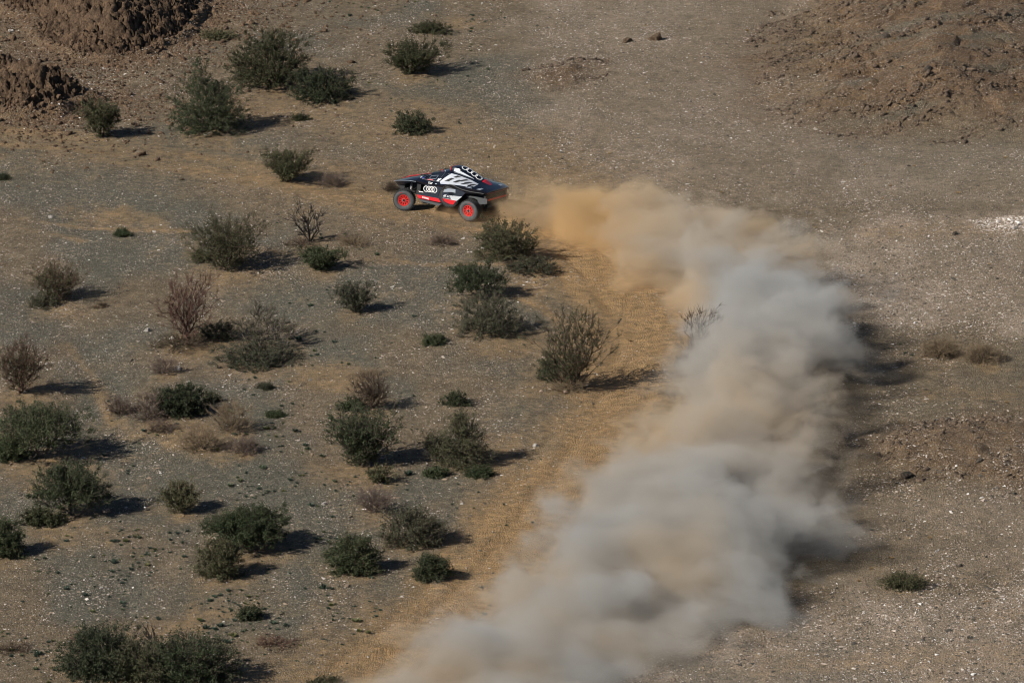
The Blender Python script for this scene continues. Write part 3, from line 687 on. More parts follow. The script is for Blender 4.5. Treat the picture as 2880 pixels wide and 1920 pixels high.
def build_tree(r, W, D, H, shape, tips, c_path, lean, r_tip, stems, spire=0):
    ncl = max(6, int(10 + tips / 14))
    C = []
    while len(C) < ncl:
        t = r.random(); a = r.random() * 6.283; q = math.sqrt(r.random())
        if shape == 'round': z = 0.10 + 0.82 * t; rr = math.sqrt(max(0.05, 1 - ((z - 0.38) / 0.62) ** 2)) * q
        elif shape == 'vase': z = 0.30 + 0.62 * t; rr = (0.35 + 0.65 * ((z - 0.3) / 0.5 if z < 0.8 else 1 - (z - 0.8) * 1.3)) * q ** 0.6
        elif shape == 'umbrella': z = 0.35 + 0.55 * t; rr = q * (1.0 - 0.4 * max(0, z - 0.6) / 0.3)
        elif shape == 'low': z = 0.15 + 0.6 * t; rr = q * (1 - 0.45 * z)
        elif shape == 'tall': z = 0.10 + 0.86 * t ** 1.5; rr = q * (0.98 if z < 0.5 else max(0.2, 0.98 - (z - 0.5) * 1.7))
        else: z = 0.2 + 0.75 * t; rr = q
        C.append((math.cos(a) * rr * W / 2 + lean * W * 0.5 * z, math.sin(a) * rr * D / 2, z * H))
    C = np.array(C)
    sg = np.array([W, D, H]) * (0.17 if shape != 'umbrella' else 0.15) * np.array([1, 1, 0.65])
    P = C[r.integers(ncl, size=tips)] + r.normal(size=(tips, 3)) * sg * 0.8
    # the rest of the tips fill the crown evenly out to a ragged shell
    m_ = r.random(tips) < (0.6 if shape in ('round', 'vase', 'low', 'tall') else 0.3)
    d_ = r.normal(size=(tips, 3)); d_[:, 2] = np.abs(d_[:, 2]); d_ /= np.linalg.norm(d_, axis=1, keepdims=True); q_ = r.random(tips) ** 0.42 * r.uniform(0.8, 1.22, tips)
    zz_ = d_[:, 2] * q_; zz_ = zz_ ** 0.65 if shape == 'vase' else zz_; kx = 0.32 + 0.78 * zz_ if shape == 'vase' else (1.0 - 0.45 * zz_ if shape == 'tall' else 1.0)
    E_ = np.stack([d_[:, 0] * q_ * kx * W / 2 + lean * W * 0.5 * zz_, d_[:, 1] * q_ * kx * D / 2, 0.04 * H + zz_ * (0.94 * H if shape != 'low' else 0.8 * H)], 1)
    if shape == 'umbrella': E_[:, 2] = H * (0.22 + 0.74 * zz_)
    P = np.where(m_[:, None], E_, P)
    if spire:
        k_ = spire; a_ = r.random(k_) * 6.283; P[:k_] = np.stack([np.cos(a_) * 0.16 * W * r.random(k_) - 0.10 * W, np.sin(a_) * 0.16 * D * r.random(k_), H * r.uniform(0.85, 1.42, k_)], 1)
    P[:, 0] = np.clip(P[:, 0], -0.56 * W + lean * W * .3, 0.56 * W + lean * W * .3); P[:, 2] = np.clip(P[:, 2], 0.03 * H + 0.02, (1.45 if spire else 1.04) * H)
    P = P[np.argsort(np.linalg.norm(P * [1, 1, 1.2], axis=1))]
    pos = [np.zeros(3)]; par = [-1]; pl = [0.0]
    for s in range(stems):
        a = r.random() * 6.283; pos.append(np.array([math.cos(a) * 0.05 * W, math.sin(a) * 0.05 * D, 0.08 * H + 0.02])); par.append(0); pl.append(0.05 * W)
    A = np.zeros((60 + tips * 14, 3)); B = np.zeros(60 + tips * 14); n = len(pos); A[:n] = pos; B[:n] = pl
    par = par + [0] * (len(A) - n); istip = np.zeros(len(A), bool)
    step = max(0.09, H * 0.10)
    for p in P:
        dv = np.linalg.norm(A[:n] - p, axis=1)
        up = np.where(A[:n, 2] > p[2] + 0.05, 0.5, 0)
        i = int(np.argmin(dv + c_path * B[:n] + up))
        L = dv[i]; k = min(12, max(1, int(L / step)))
        a0 = A[i].copy(); prev = i
        bow = np.array([0, 0, -0.10 * L]) + r.normal(size=3) * 0.05 * L
        if n + k >= len(A): break
        for j in range(1, k + 1):
            f = j / k; q = a0 + (p - a0) * f + bow * math.sin(f * math.pi) * (1 if j < k else 0) + (r.normal(size=3) * 0.035 * L if j < k else 0)
            q[2] = max(q[2], 0.02)
            A[n] = q; par[n] = prev; B[n] = B[prev] + np.linalg.norm(q - A[prev]); prev = n; n += 1
        istip[prev] = True
    A = A[:n]; par = np.array(par[:n]); istip = istip[:n]
    cnt = istip.astype(float)
    for i in range(n - 1, 0, -1): cnt[par[i]] += cnt[i]
    rad = r_tip * np.maximum(cnt, 1) ** 0.40
    return A, par, rad, np.nonzero(istip)[0]

def tubes(A, B_, ra, rb):
    """three-sided tapered tubes from A to B"""
    d = B_ - A; L = np.linalg.norm(d, axis=1, keepdims=True) + 1e-9; d = d / L
    h = np.where(np.abs(d[:, 2:3]) < 0.9, np.array([[0, 0, 1.0]]), np.array([[1.0, 0, 0]]))
    u = np.cross(d, h); u /= np.linalg.norm(u, axis=1, keepdims=True) + 1e-9; v = np.cross(d, u)
    n = len(A); V = np.zeros((n, 6, 3))
    for k in range(3):
        a = 2.0944 * k; o = u * math.cos(a) + v * math.sin(a)
        V[:, k] = A + o * ra[:, None]; V[:, 3 + k] = B_ + o * rb[:, None]
    b = (np.arange(n) * 6)[:, None]
    F = np.vstack([b + np.array([[k, (k + 1) % 3, 3 + (k + 1) % 3, 3 + k]]) for k in range(3)])
    return V.reshape(-1, 3), F

def shrub(name, label, cat, bx, by, wpx, hpx, shape='round', leaf='green', bark='brown', dens=1.0, tips=None, c_path=0.55, lean=0.0, seed=1, group=None, depth=0.85, lsize=1.0, stems=5, rt=1.0, spire=0):
    r = np.random.default_rng(1000 + seed)
    x, y, z = at(bx, by); m = mpp(y); W = wpx * m; H = hpx * m / 0.955; D = W * depth
    # what the eye reads as height holds part of the crown's depth
    W *= 0.96; D *= 0.96; H = max(0.55 * H, 0.94 * H - 0.16)
    tips = tips or int(np.clip(60 + 95 * W * max(H, 0.5), 60, 420))
    A, par, rad, tp = build_tree(r, W, D, H, shape, tips, c_path, lean, 0.0048 * rt, stems, spire)
    root = empty(name, (x, y, z - 0.02), 0); tag(root, label, cat, group)
    i = np.arange(1, len(A)); V, F = tubes(A[par[i]], A[i], np.minimum(rad[par[i]], rad[i] * 1.6), rad[i])
    # fine twigs fanning from every tip
    nt_ = 6; T = np.repeat(tp, nt_); o = A[T]; dirv = A[T] - A[par[T]]; dirv /= np.linalg.norm(dirv, axis=1, keepdims=True) + 1e-9
    out = o * np.array([1, 1, 0.6]); out /= np.linalg.norm(out, axis=1, keepdims=True) + 1e-6
    td = dirv * 0.45 + out * 0.8 + r.normal(size=o.shape) * 0.45 + np.array([0, 0, 0.15]); td /= np.linalg.norm(td, axis=1, keepdims=True) + 1e-9
    tl = (0.10 + 0.24 * r.random(len(T)) ** 1.5)[:, None] * (0.6 + 0.5 * min(1.6, H) / 1.2)
    e = o + td * tl; e[:, 2] = np.maximum(e[:, 2], 0.015)
    V2, F2 = tubes(o, e, np.full(len(T), 0.0048 * rt), np.full(len(T), 0.0022 * rt))
    add_ob('branches', mesh_np('branches', np.vstack([V, V2]), np.vstack([F, F2 + len(V)])), TM[bark], root)
    if dens > 0:
        nl = max(1, int(round(7.2 * dens))); tt = np.repeat(np.arange(len(T)), nl)
        if dens < 0.2: tt = tt[r.random(len(tt)) < dens * 5]
        f = r.random((len(tt), 1)) * 1.1; c = o[tt] + (e[tt] - o[tt]) * f + r.normal(size=(len(tt), 3)) * 0.028
        c[:, 2] = np.maximum(c[:, 2], 0.02)
        s = (0.018 + 0.020 * r.random((len(tt), 1))) * lsize
        a1 = r.normal(size=c.shape); a1 /= np.linalg.norm(a1, axis=1, keepdims=True); a2 = np.cross(a1, r.normal(size=c.shape)); a2 /= np.linalg.norm(a2, axis=1, keepdims=True) + 1e-9
        Vl = np.stack([c - a1 * s, c + a2 * s * 0.55, c + a1 * s, c - a2 * s * 0.55], 1).reshape(-1, 3)
        Fl = (np.arange(len(tt)) * 4)[:, None] + np.array([[0, 1, 2, 3]])
        add_ob('foliage', mesh_np('foliage', Vl, Fl), LM[leaf], root)
    return root

G_L = 'green shrubs scattered over the stony flat'
G_D = 'dry leafless bushes on the stony flat'
S = 'shrub'
SHRUBS = [
 # name, label, category, x, y, w, h, kwargs
 ('desert_shrub', 'largest dense olive green shrub behind the gap between two rock outcrops', S, 618, 196, 172, 142, dict(shape='round', leaf='olive', dens=1.6, tips=520, group=G_L)),
 ('desert_shrub', 'big dark green bush with thin sprigs rising from its top, left of the olive one', S, 478, 300, 166, 128, dict(shape='round', spire=34, leaf='green', dens=1.3, tips=620, bark='grey', group=G_L)),
 ('desert_shrub', 'low broad dark green shrub touching the right foot of the largest olive shrub', S, 737, 226, 140, 76, dict(shape='round', leaf='dark', dens=1.5, tips=330, group=G_L)),
 ('desert_shrub', 'flat-topped olive shrub fanning out from a narrow foot, right of the upper bush cluster', S, 948, 168, 146, 78, dict(shape='vase', leaf='olive', dens=1.4, tips=330, group=G_L)),
 ('desert_shrub', 'low ragged olive bush near the top edge, above the flat-topped shrub', S, 990, 74, 86, 32, dict(shape='low', leaf='olive', dens=0.9, tips=140, group=G_L)),
 ('desert_shrub', 'low straw-green bush beside the large outcrop, near the top edge', S, 508, 87, 82, 26, dict(shape='low', leaf='olive', dens=0.8, tips=120, bark='straw', group=G_L)),
 ('desert_shrub', 'fan-shaped green shrub standing alone below the left rock outcrop', S, 234, 314, 96, 92, dict(shape='vase', leaf='olive', dens=1.3, tips=260, group=G_L)),
 ('desert_shrub', 'small dark green bush on open gravel above the rally car', S, 948, 303, 88, 52, dict(shape='round', leaf='dark', dens=1.2, tips=180, group=G_L)),
 ('desert_shrub', 'green shrub leaning up to the left, between the far bushes and the car', S, 664, 417, 108, 76, dict(shape='vase', leaf='olive', dens=1.2, tips=240, lean=-0.25, group=G_L)),
 ('dry_bush', 'brown bare twiggy bush right beside the left-leaning green shrub', 'dry bush', 758, 425, 72, 38, dict(shape='low', leaf='straw', dens=0.1, bark='mauve', tips=170, group=G_D)),
 ('dry_branches', 'pale dry branches lying on the sand ahead of the car nose', 'dry branches', 842, 436, 96, 20, dict(shape='low', dens=0, bark='straw', tips=60, stems=8, group=G_D)),
 ('dry_bush', 'small dark bare bush just in front of the car front wheel', 'dry bush', 898, 438, 34, 30, dict(shape='low', dens=0, bark='brown', tips=110, group=G_D)),
 ('acacia_tree', 'wide twiggy brown-green acacia left of the bare snag, on the middle flat', 'tree', 522, 618, 186, 128, dict(shape='vase', leaf='olive', dens=0.5, tips=520, c_path=0.5, bark='brown', group=G_L)),
 ('desert_shrub', 'narrow green skirt bush at the left foot of the wide twiggy acacia', S, 470, 596, 70, 36, dict(shape='low', leaf='olive', dens=0.8, tips=90, group=G_L)),
 ('dead_tree', 'bare dead snag with crooked limbs, just above a small round green shrub', 'dead tree', 712, 556, 92, 96, dict(shape='vase', dens=0, bark='black', tips=60, c_path=0.5, rt=2.4, stems=5)),
 ('dry_bush', 'low dark tangle of fallen twigs at the foot of the dead snag', 'dry bush', 690, 562, 90, 24, dict(shape='low', dens=0, bark='brown', tips=110, group=G_D)),
 ('dry_bush', 'pale straw-coloured low bush right of the dead snag', 'dry bush', 812, 560, 82, 26, dict(shape='low', leaf='straw', dens=0.15, bark='straw', tips=130, group=G_D)),
 ('desert_shrub', 'small neat green shrub just below the dead snag', S, 736, 618, 98, 56, dict(shape='vase', leaf='green', dens=1.2, tips=220, group=G_L)),
 ('dry_bush', 'small dry brown bush on the gravel below the car rear wheel', 'dry bush', 1016, 560, 62, 36, dict(shape='low', leaf='straw', dens=0.12, bark='mauve', tips=120, group=G_D)),
 ('desert_shrub', 'round bright green shrub at the tip of the dust trail behind the car', S, 1158, 594, 130, 92, dict(shape='round', leaf='olive', dens=1.15, tips=330, group=G_L)),
 ('desert_shrub', 'straggly grey-green bush hugging the ground right of the round shrub by the dust', S, 1222, 622, 112, 42, dict(shape='low', leaf='grey', dens=0.7, tips=170, group=G_L)),
 ('desert_shrub', 'green shrub with open layered crown, upper one of the touching pair at centre', S, 1096, 682, 116, 86, dict(shape='umbrella', leaf='green', dens=1.1, tips=260, bark='grey', group=G_L)),
 ('desert_shrub', 'grey-green shrub with a dead white stick, lower one of the touching pair at centre', S, 1122, 765, 140, 98, dict(shape='round', leaf='grey', dens=0.95, tips=330, bark='grey', group=G_L)),
 ('desert_shrub', 'grey-green fan shrub alone between the bare red tree and the central pair', S, 816, 716, 92, 74, dict(shape='vase', leaf='grey', dens=0.9, tips=220, bark='grey', group=G_L)),
 ('acacia_tree', 'reddish twiggy shrub with thin top leaves, near the left edge at mid height', 'tree', 132, 690, 128, 92, dict(shape='vase', leaf='olive', dens=0.4, tips=300, bark='red', c_path=0.25, group=G_L)),
 ('desert_shrub', 'low grey twiggy bush at the left foot of the reddish mid-height shrub', S, 98, 704, 76, 36, dict(shape='low', leaf='grey', dens=0.5, tips=100, group=G_L)),
 ('bare_tree', 'leafless reddish-brown tree with dark upright limbs, left of the half-dead acacia', 'tree', 428, 792, 134, 180, dict(shape='vase', dens=0, leaf='straw', bark='red', tips=300, c_path=0.3, rt=1.6, stems=4)),
 ('dry_bush', 'dark brown brushwood piled around the foot of the leafless reddish tree', 'dry bush', 408, 796, 136, 44, dict(shape='low', dens=0.1, leaf='olive', bark='brown', tips=190, group=G_D)),
 ('desert_shrub', 'dim green low bush tucked between the leafless tree and the half-dead acacia', S, 500, 776, 86, 50, dict(shape='low', leaf='grey', dens=0.8, tips=120, group=G_L)),
 ('acacia_tree', 'half-dead acacia with bare pale upper limbs over a green skirt', 'tree', 596, 800, 150, 118, dict(shape='umbrella', leaf='olive', dens=0.3, tips=150, bark='grey', c_path=0.15, rt=1.8, stems=3)),
 ('desert_shrub', 'wide low grey-green skirt bush around the half-dead acacia stems', S, 592, 834, 190, 58, dict(shape='low', leaf='grey', dens=1.0, tips=330, bark='grey', group=G_L)),
 ('small_plant', 'tiny dark green plant alone on the sandy streak at left', 'plant', 280, 541, 30, 22, dict(shape='low', leaf='green', dens=1.2, tips=60, group='small green plants')),
 ('small_plant', 'tiny brown twig clump below the reddish mid-height shrub at left', 'plant', 230, 706, 30, 14, dict(shape='low', leaf='straw', dens=0.2, bark='brown', tips=60, group='small green plants')),
 ('acacia_tree', 'largest sparse tree standing by the ochre track inside the dust curve', 'tree', 1314, 894, 196, 196, dict(shape='vase', leaf='green', dens=0.30, tips=460, bark='brown', c_path=0.26, rt=1.3, stems=6)),
 ('dry_bush', 'pale dead twigs around the foot of the sparse tree by the track', 'dry bush', 1304, 898, 84, 50, dict(shape='low', dens=0, bark='straw', tips=110, group=G_D)),
 ('desert_shrub', 'dark green bush pressed against the left foot of the tree by the track', S, 1272, 872, 66, 56, dict(shape='round', leaf='dark', dens=1.1, tips=130, group=G_L)),
 ('small_plant', 'small flat green plant on grey gravel right of the half-dead acacia', 'plant', 998, 788, 60, 26, dict(shape='low', leaf='green', dens=0.9, tips=90, group='small green plants')),
 ('dry_bush', 'thin mauve-brown dry bush below the leafless reddish tree', 'dry bush', 380, 856, 68, 46, dict(shape='low', dens=0.08, leaf='straw', bark='mauve', tips=130, group=G_D)),
 ('acacia_tree', 'reddish twiggy tree cut by the left edge, above the big green umbrella tree', 'tree', 48, 903, 116, 128, dict(shape='vase', leaf='olive', dens=0.25, tips=300, bark='red', c_path=0.2, rt=1.3)),
 ('desert_shrub', 'compact dark green bush amid pale dry bushes, left of centre', S, 418, 950, 114, 76, dict(shape='round', leaf='dark', dens=1.5, tips=300, group=G_L)),
 ('small_plant', 'small blue-green plant right behind the compact dark green bush', 'plant', 486, 922, 34, 28, dict(shape='round', leaf='grey', dens=1.0, tips=60, group='small green plants')),
 ('dry_bush', 'mauve dry bush, leftmost of the pale thicket beside the compact green bush', 'dry bush', 274, 952, 56, 54, dict(shape='round', dens=0.15, leaf='straw', bark='mauve', tips=170, group=G_D)),
 ('dry_bush', 'brown feathery dry bush touching the left side of the compact green bush', 'dry bush', 340, 962, 88, 72, dict(shape='round', dens=0.15, leaf='straw', bark='mauve', tips=230, group=G_D)),
 ('dry_bush', 'low purple-brown dry bush on sand under the compact green bush', 'dry bush', 370, 988, 70, 32, dict(shape='low', dens=0.2, leaf='straw', bark='mauve', tips=140, group=G_D)),
 ('dry_bush', 'tall straw-coloured dry bush right of the compact green bush', 'dry bush', 534, 988, 96, 78, dict(shape='round', dens=0.1, leaf='straw', bark='straw', tips=230, group=G_D)),
 ('dry_bush', 'wide straw-coloured dry bush on sand, lowest left of the pale thicket', 'dry bush', 464, 1032, 92, 66, dict(shape='round', dens=0.1, leaf='straw', bark='straw', tips=230, group=G_D)),
 ('dry_bush', 'brown dry bush at the lower right end of the pale thicket', 'dry bush', 562, 1040, 78, 52, dict(shape='low', dens=0.1, leaf='straw', bark='mauve', tips=180, group=G_D)),
 ('acacia_tree', 'big green umbrella tree over deep shade at the left edge', 'tree', 92, 1050, 218, 142, dict(shape='umbrella', leaf='green', dens=1.25, tips=520, bark='grey', c_path=0.55, rt=1.1)),
 ('desert_shrub', 'dark green undergrowth at the left foot of the big umbrella tree', S, 20, 1052, 96, 60, dict(shape='low', leaf='green', dens=1.2, tips=170, group=G_L)),
 ('bare_tree', 'leafless brown tree with a fan crown behind the wide green shrub below centre', 'tree', 858, 938, 104, 86, dict(shape='vase', dens=0.02, leaf='straw', bark='brown', tips=260, c_path=0.18, rt=1.2)),
 ('dry_bush', 'greyish dead brushwood just behind the leafless fan-crowned tree', 'dry bush', 846, 866, 100, 34, dict(shape='low', dens=0.0, bark='straw', tips=150, group=G_D)),
 ('desert_shrub', 'small green bush at the left foot of the leafless fan-crowned tree', S, 806, 938, 60, 36, dict(shape='low', leaf='green', dens=0.9, tips=90, group=G_L)),
 ('desert_shrub', 'wide feathery green shrub with bare lower stems, below centre', S, 832, 1068, 162, 138, dict(shape='vase', leaf='green', dens=1.0, tips=520, bark='mauve', c_path=0.3, group=G_L)),
 ('desert_shrub', 'upright grey-green twiggy shrub right of the wide feathery one', S, 1062, 1066, 120, 126, dict(shape='tall', leaf='olive', dens=0.8, tips=380, bark='grey', c_path=0.3, group=G_L)),
 ('desert_shrub', 'thin grey bush leaning at the left foot of the upright twiggy shrub', S, 1006, 1056, 66, 70, dict(shape='vase', leaf='grey', dens=0.6, tips=120, lean=-0.2, group=G_L)),
 ('small_plant', 'low bright green plant below left of the upright twiggy shrub', 'plant', 1002, 1092, 50, 30, dict(shape='low', leaf='green', dens=1.1, tips=90, group='small green plants')),
 ('small_plant', 'low bright green plant below right of the upright twiggy shrub', 'plant', 1104, 1092, 56, 28, dict(shape='low', leaf='green', dens=1.1, tips=90, group='small green plants')),
 ('small_plant', 'small dark green plant beyond the upright twiggy shrub', 'plant', 1046, 928, 52, 34, dict(shape='round', leaf='dark', dens=1.1, tips=90, group='small green plants')),
 ('desert_shrub', 'sparse small green bush under the wide feathery shrub', S, 872, 1108, 70, 44, dict(shape='vase', leaf='olive', dens=0.6, tips=110, group=G_L)),
 ('acacia_tree', 'small green tree with a visible pale trunk, below the big umbrella tree', 'tree', 160, 1182, 160, 128, dict(shape='umbrella', leaf='green', dens=1.2, tips=460, bark='grey', c_path=0.42, stems=3, rt=1.3)),
 ('desert_shrub', 'low olive bush at the left foot of the small pale-trunked tree', S, 98, 1202, 92, 46, dict(shape='low', leaf='olive', dens=1.2, tips=160, group=G_L)),
 ('desert_shrub', 'small vase-shaped shrub with pale stems, alone on gravel at lower left', S, 412, 1178, 90, 78, dict(shape='vase', leaf='olive', dens=0.9, tips=220, bark='straw', group=G_L)),
 ('desert_shrub', 'wide flat-topped bright green shrub at lower left centre', S, 566, 1260, 176, 98, dict(shape='umbrella', leaf='green', dens=1.4, tips=520, group=G_L)),
 ('desert_shrub', 'olive brown shrub just in front of the wide flat-topped green shrub', S, 506, 1324, 102, 90, dict(shape='round', leaf='olive', dens=1.0, tips=280, group=G_L)),
 ('desert_shrub', 'bright green shrub cut by the left edge, below the pale-trunked tree', S, 12, 1276, 86, 96, dict(shape='round', leaf='green', dens=1.3, tips=280, group=G_L)),
 ('dry_bush', 'greyish leafless bush below centre, above the grey-green sprawling shrub', 'dry bush', 862, 1176, 104, 62, dict(shape='vase', dens=0.03, leaf='straw', bark='mauve', tips=230, group=G_D)),
 ('desert_shrub', 'sprawling grey-green shrub leaning left, right of the greyish leafless bush', S, 945, 1248, 140, 90, dict(shape='round', leaf='grey', dens=0.8, tips=320, bark='brown', group=G_L)),
 ('desert_shrub', 'dense round green shrub between the flat-topped one and the small dark one', S, 812, 1312, 110, 90, dict(shape='round', leaf='green', dens=1.4, tips=330, group=G_L)),
 ('desert_shrub', 'small dense dark green bush beside the lower end of the dust cloud', S, 992, 1328, 72, 62, dict(shape='round', leaf='dark', dens=1.4, tips=220, group=G_L)),
 ('small_plant', 'small dark green plant above the large thicket, by a twig line', 'plant', 574, 1418, 50, 36, dict(shape='low', leaf='dark', dens=1.2, tips=100, group='small green plants')),
 ('desert_shrub', 'large dark green thicket near the bottom edge, left half with dense leaves', S, 236, 1545, 190, 116, dict(shape='round', leaf='dark', dens=1.5, tips=520, bark='grey', group=G_L)),
 ('desert_shrub', 'middle bush of the bottom thicket, mixed with grey twigs', S, 335, 1558, 140, 100, dict(shape='round', leaf='olive', dens=0.9, tips=330, bark='grey', group=G_L)),
 ('desert_shrub', 'sparser green right half of the bottom thicket, throwing a long shade', S, 448, 1562, 180, 116, dict(shape='round', leaf='green', dens=1.1, tips=520, bark='mauve', group=G_L)),
 ('dead_tree', 'black crooked dead trunk sticking up behind the bottom thicket', 'dead tree', 346, 1500, 56, 84, dict(shape='tall', dens=0, bark='black', tips=16, c_path=0.05, lean=-0.5, rt=4.0, stems=1)),
 ('bare_tree', 'thin leafless tree standing half veiled in the dust cloud', 'tree', 1592, 856, 108, 160, dict(shape='vase', dens=0, bark='brown', tips=230, c_path=0.3, lean=0.6, rt=1.15, stems=3)),
 ('dry_bush', 'dark brushwood half hidden in the dust at the foot of the leafless tree', 'dry bush', 1580, 864, 62, 56, dict(shape='round', leaf='straw', dens=0.2, bark='brown', tips=200, group=G_D)),
 ('dry_bush', 'little dry twig heap at the edge of the grey dust', 'dry bush', 1530, 904, 44, 24, dict(shape='low', dens=0, bark='straw', tips=60, group=G_D)),
 ('dry_bush', 'straw tussock on the right gravel, left one of the touching two', 'dry bush', 2162, 816, 92, 50, dict(shape='low', leaf='straw', dens=0.2, bark='straw', tips=280, group='straw tussocks right of the dust')),
 ('dry_bush', 'straw tussock on the right gravel, right one of the touching two', 'dry bush', 2256, 828, 92, 52, dict(shape='low', leaf='straw', dens=0.2, bark='straw', tips=280, group='straw tussocks right of the dust')),
 ('desert_shrub', 'only green shrub right of the dust cloud, near the bottom right corner', S, 2076, 1346, 92, 42, dict(shape='low', leaf='olive', dens=0.7, tips=170, group=G_L)),
 ('dry_bush', 'thin reddish twig line lying right of the bottom thicket', 'dry bush', 636, 1478, 110, 22, dict(shape='low', dens=0.1, leaf='straw', bark='red', tips=110, group=G_D)),
 ('dry_bush', 'low brown twig heap at the left edge near the bottom corner', 'dry bush', 30, 1494, 96, 24, dict(shape='low', dens=0.1, leaf='straw', bark='brown', tips=110, group=G_D)),
 ('dry_bush', 'reddish twigs at the upper left rim of the bottom thicket', 'dry bush', 186, 1466, 50, 26, dict(shape='low', dens=0.1, leaf='straw', bark='red', tips=80, group=G_D)),
 ('dry_bush', 'dark twiggy bush cut by the bottom edge, left of the dust', 'dry bush', 748, 1572, 76, 26, dict(shape='low', dens=0.4, leaf='olive', bark='brown', tips=110, group=G_D)),
 ('small_plant', 'tiny dark plant at the left edge below the rock outcrops', 'plant', 4, 412, 26, 16, dict(shape='low', leaf='dark', dens=1.0, tips=50, group='small green plants')),
 ('small_plant', 'tiny bluish plant on the gravel right of the half-dead acacia skirt', 'plant', 612, 892, 30, 16, dict(shape='low', leaf='grey', dens=1.2, tips=50, group='small green plants')),
 ('small_plant', 'small green tussock right of the tall straw-coloured dry bush', 'plant', 634, 956, 34, 18, dict(shape='low', leaf='green', dens=1.2, tips=60, group='small green plants')),
 ('small_plant', 'small green plant among the gravel above the big dark green bush', 'plant', 690, 276, 34, 22, dict(shape='low', leaf='olive', dens=0.9, tips=50, group='small green plants')),
]
for s_ in SHRUBS:
    if s_[6] > 40: SHRUB_APRONS.append((*flat(s_[3], s_[4] - 2), s_[5] * 0.022 * 0.42))

def build_shrubs():
    for i, (nm, lab, cat, bx, by, wp, hp, kw) in enumerate(SHRUBS):
        shrub(nm, lab, cat, bx, by, wp, hp, seed=i, **kw)

# ------------------------------------------------------------------ the stones one can point at
STONES = [
 (118, 500, 13, 'w', 'white stone on the sandy streak at the left edge, above the grey gravel'),
 (354, 621 - 88, 8, 'w', 'small white stone between the tiny dark plant and the wide twiggy acacia'),
 (26, 73, 11, 'w', 'pale stone at the foot of the large outcrop near the left edge'),
 (405, 849, 20, 'w', 'largest chunky white stone beside the thin mauve-brown dry bush'),
 (338, 760 + 0, 16, 'w', 'white flat stone left of the brushwood under the leafless reddish tree'),
 (396, 778, 14, 'w', 'pale flat stone touching the brushwood under the leafless reddish tree'),
 (712, 873, 8, 'w', 'small white stone on the bluish gravel right of the half-dead acacia'),
 (290, 1166, 8, 'w', 'white stone left of the small vase-shaped shrub'),
 (245, 1175, 16, 'p', 'pinkish stone beside the deep shade of the big umbrella tree'),
 (304, 1545, 9, 'w', 'white stone standing out on the gravel near the bottom thicket'),
 (744, 1229 - 71, 12, 'w', 'bright white stone left of the greyish leafless bush'),
 (846, 1231, 9, 'w', 'white stone left of the sprawling grey-green shrub'),
 (1229, 1024, 12, 'w', 'pale stone alone on the gravel between the twiggy shrub and the track'),
 (1242, 779 + 120, 8, 'p', 'pinkish stone at the foot of the tree by the track'),
 (1300, 901, 10, 'p', 'pink stone right under the pale twigs of the tree by the track'),
 (902, 660 + 0, 9, 'w', 'white stone right of the grey-green fan shrub, on dark gravel'),
 (1038, 757, 7, 'w', 'small white stone left of the lower shrub of the central pair'),
 (620, 944, 9, 'w', 'white stone beside the small green tussock'),
 (848, 1046, 10, 'w', 'white stone at the left foot of the wide feathery shrub'),
 (2330, 525, 12, 'w', 'white quartz block in the white patch at the right edge'),
 (2126, 720, 8, 'w', 'white stone on brown gravel right of the dust, above the straw tussocks'),
 (1836, 1090 - 5, 26, 'd', 'dark boulder on the brown slope right of the dust cloud'),
 (2085, 1095, 26, 'd', 'dark flat boulder on the brown rocky patch at right'),
 (2250, 1060, 16, 'd', 'rough brown rock on the brown patch near the right edge'),
 (2205, 1300, 12, 'd', 'dark stone on the gravel above right of the lone green shrub'),
 (1822, 597, 18, 'd', 'black stone poking out at the upper right rim of the dust'),
 (2192, 538, 14, 'd', 'dark stone on the bare strip near the white quartz patch'),
 (2034, 86, 18, 'd', 'dark boulder in the upper right gravel'),
 (2130, 160, 16, 'd', 'dark greenish boulder on the brown hillside'),
 (2268, 165, 13, 'd', 'small dark boulder high on the brown hillside at right'),
 (1505, 92, 30, 'b', 'brown rounded rock on the upper gravel right of centre'),
 (1440, 96, 24, 'b', 'brown low rock left of the rounded one on the upper gravel'),
 (232, 1280 + 70, 9, 'w', 'white stone on open gravel above the bottom thicket'),
 (1060, 985 + 172, 8, 'w', 'white stone on grey gravel right of the two bright green plants'),
]
def build_big_stones():
    r = np.random.default_rng(77)
    wm = rock_mat('white stone', (0.36, 0.33, 0.29), (0.60, 0.57, 0.53)); pm = rock_mat('pink stone', (0.32, 0.22, 0.17), (0.50, 0.38, 0.31)); dm = rock_mat('dark stone', (0.05, 0.045, 0.038), (0.14, 0.115, 0.09))
    bm_ = rock_mat('brown stone', (0.10, 0.070, 0.045), (0.19, 0.135, 0.088))
    shapes = {}
    for k, m in (('w', wm), ('p', pm), ('d', dm), ('b', bm_)):
        shapes[k] = [slab_mesh('stone', 200 + i) for i in range(3)]
        for s_ in shapes[k]: s_.materials.append(m)
    for px, py, wpx, c, lab in STONES:
        x, y, z = at(px, py); s = wpx * mpp(y) / 2
        o = bpy.data.objects.new('boulder' if c in 'db' else 'stone', shapes[c][int(r.integers(3))]); COL.objects.link(o)
        o.location = (x, y, z + 0.18 * s); o.rotation_euler = (r.normal(0, .2), r.normal(0, .2), r.random() * 0.8); o.scale = (s * 1.15, s * r.uniform(0.7, 1.0), s * r.uniform(0.55, 0.8))
        tag(o, lab, 'boulder' if c in 'db' else 'stone', 'dark boulders' if c in 'db' else 'single pale stones')
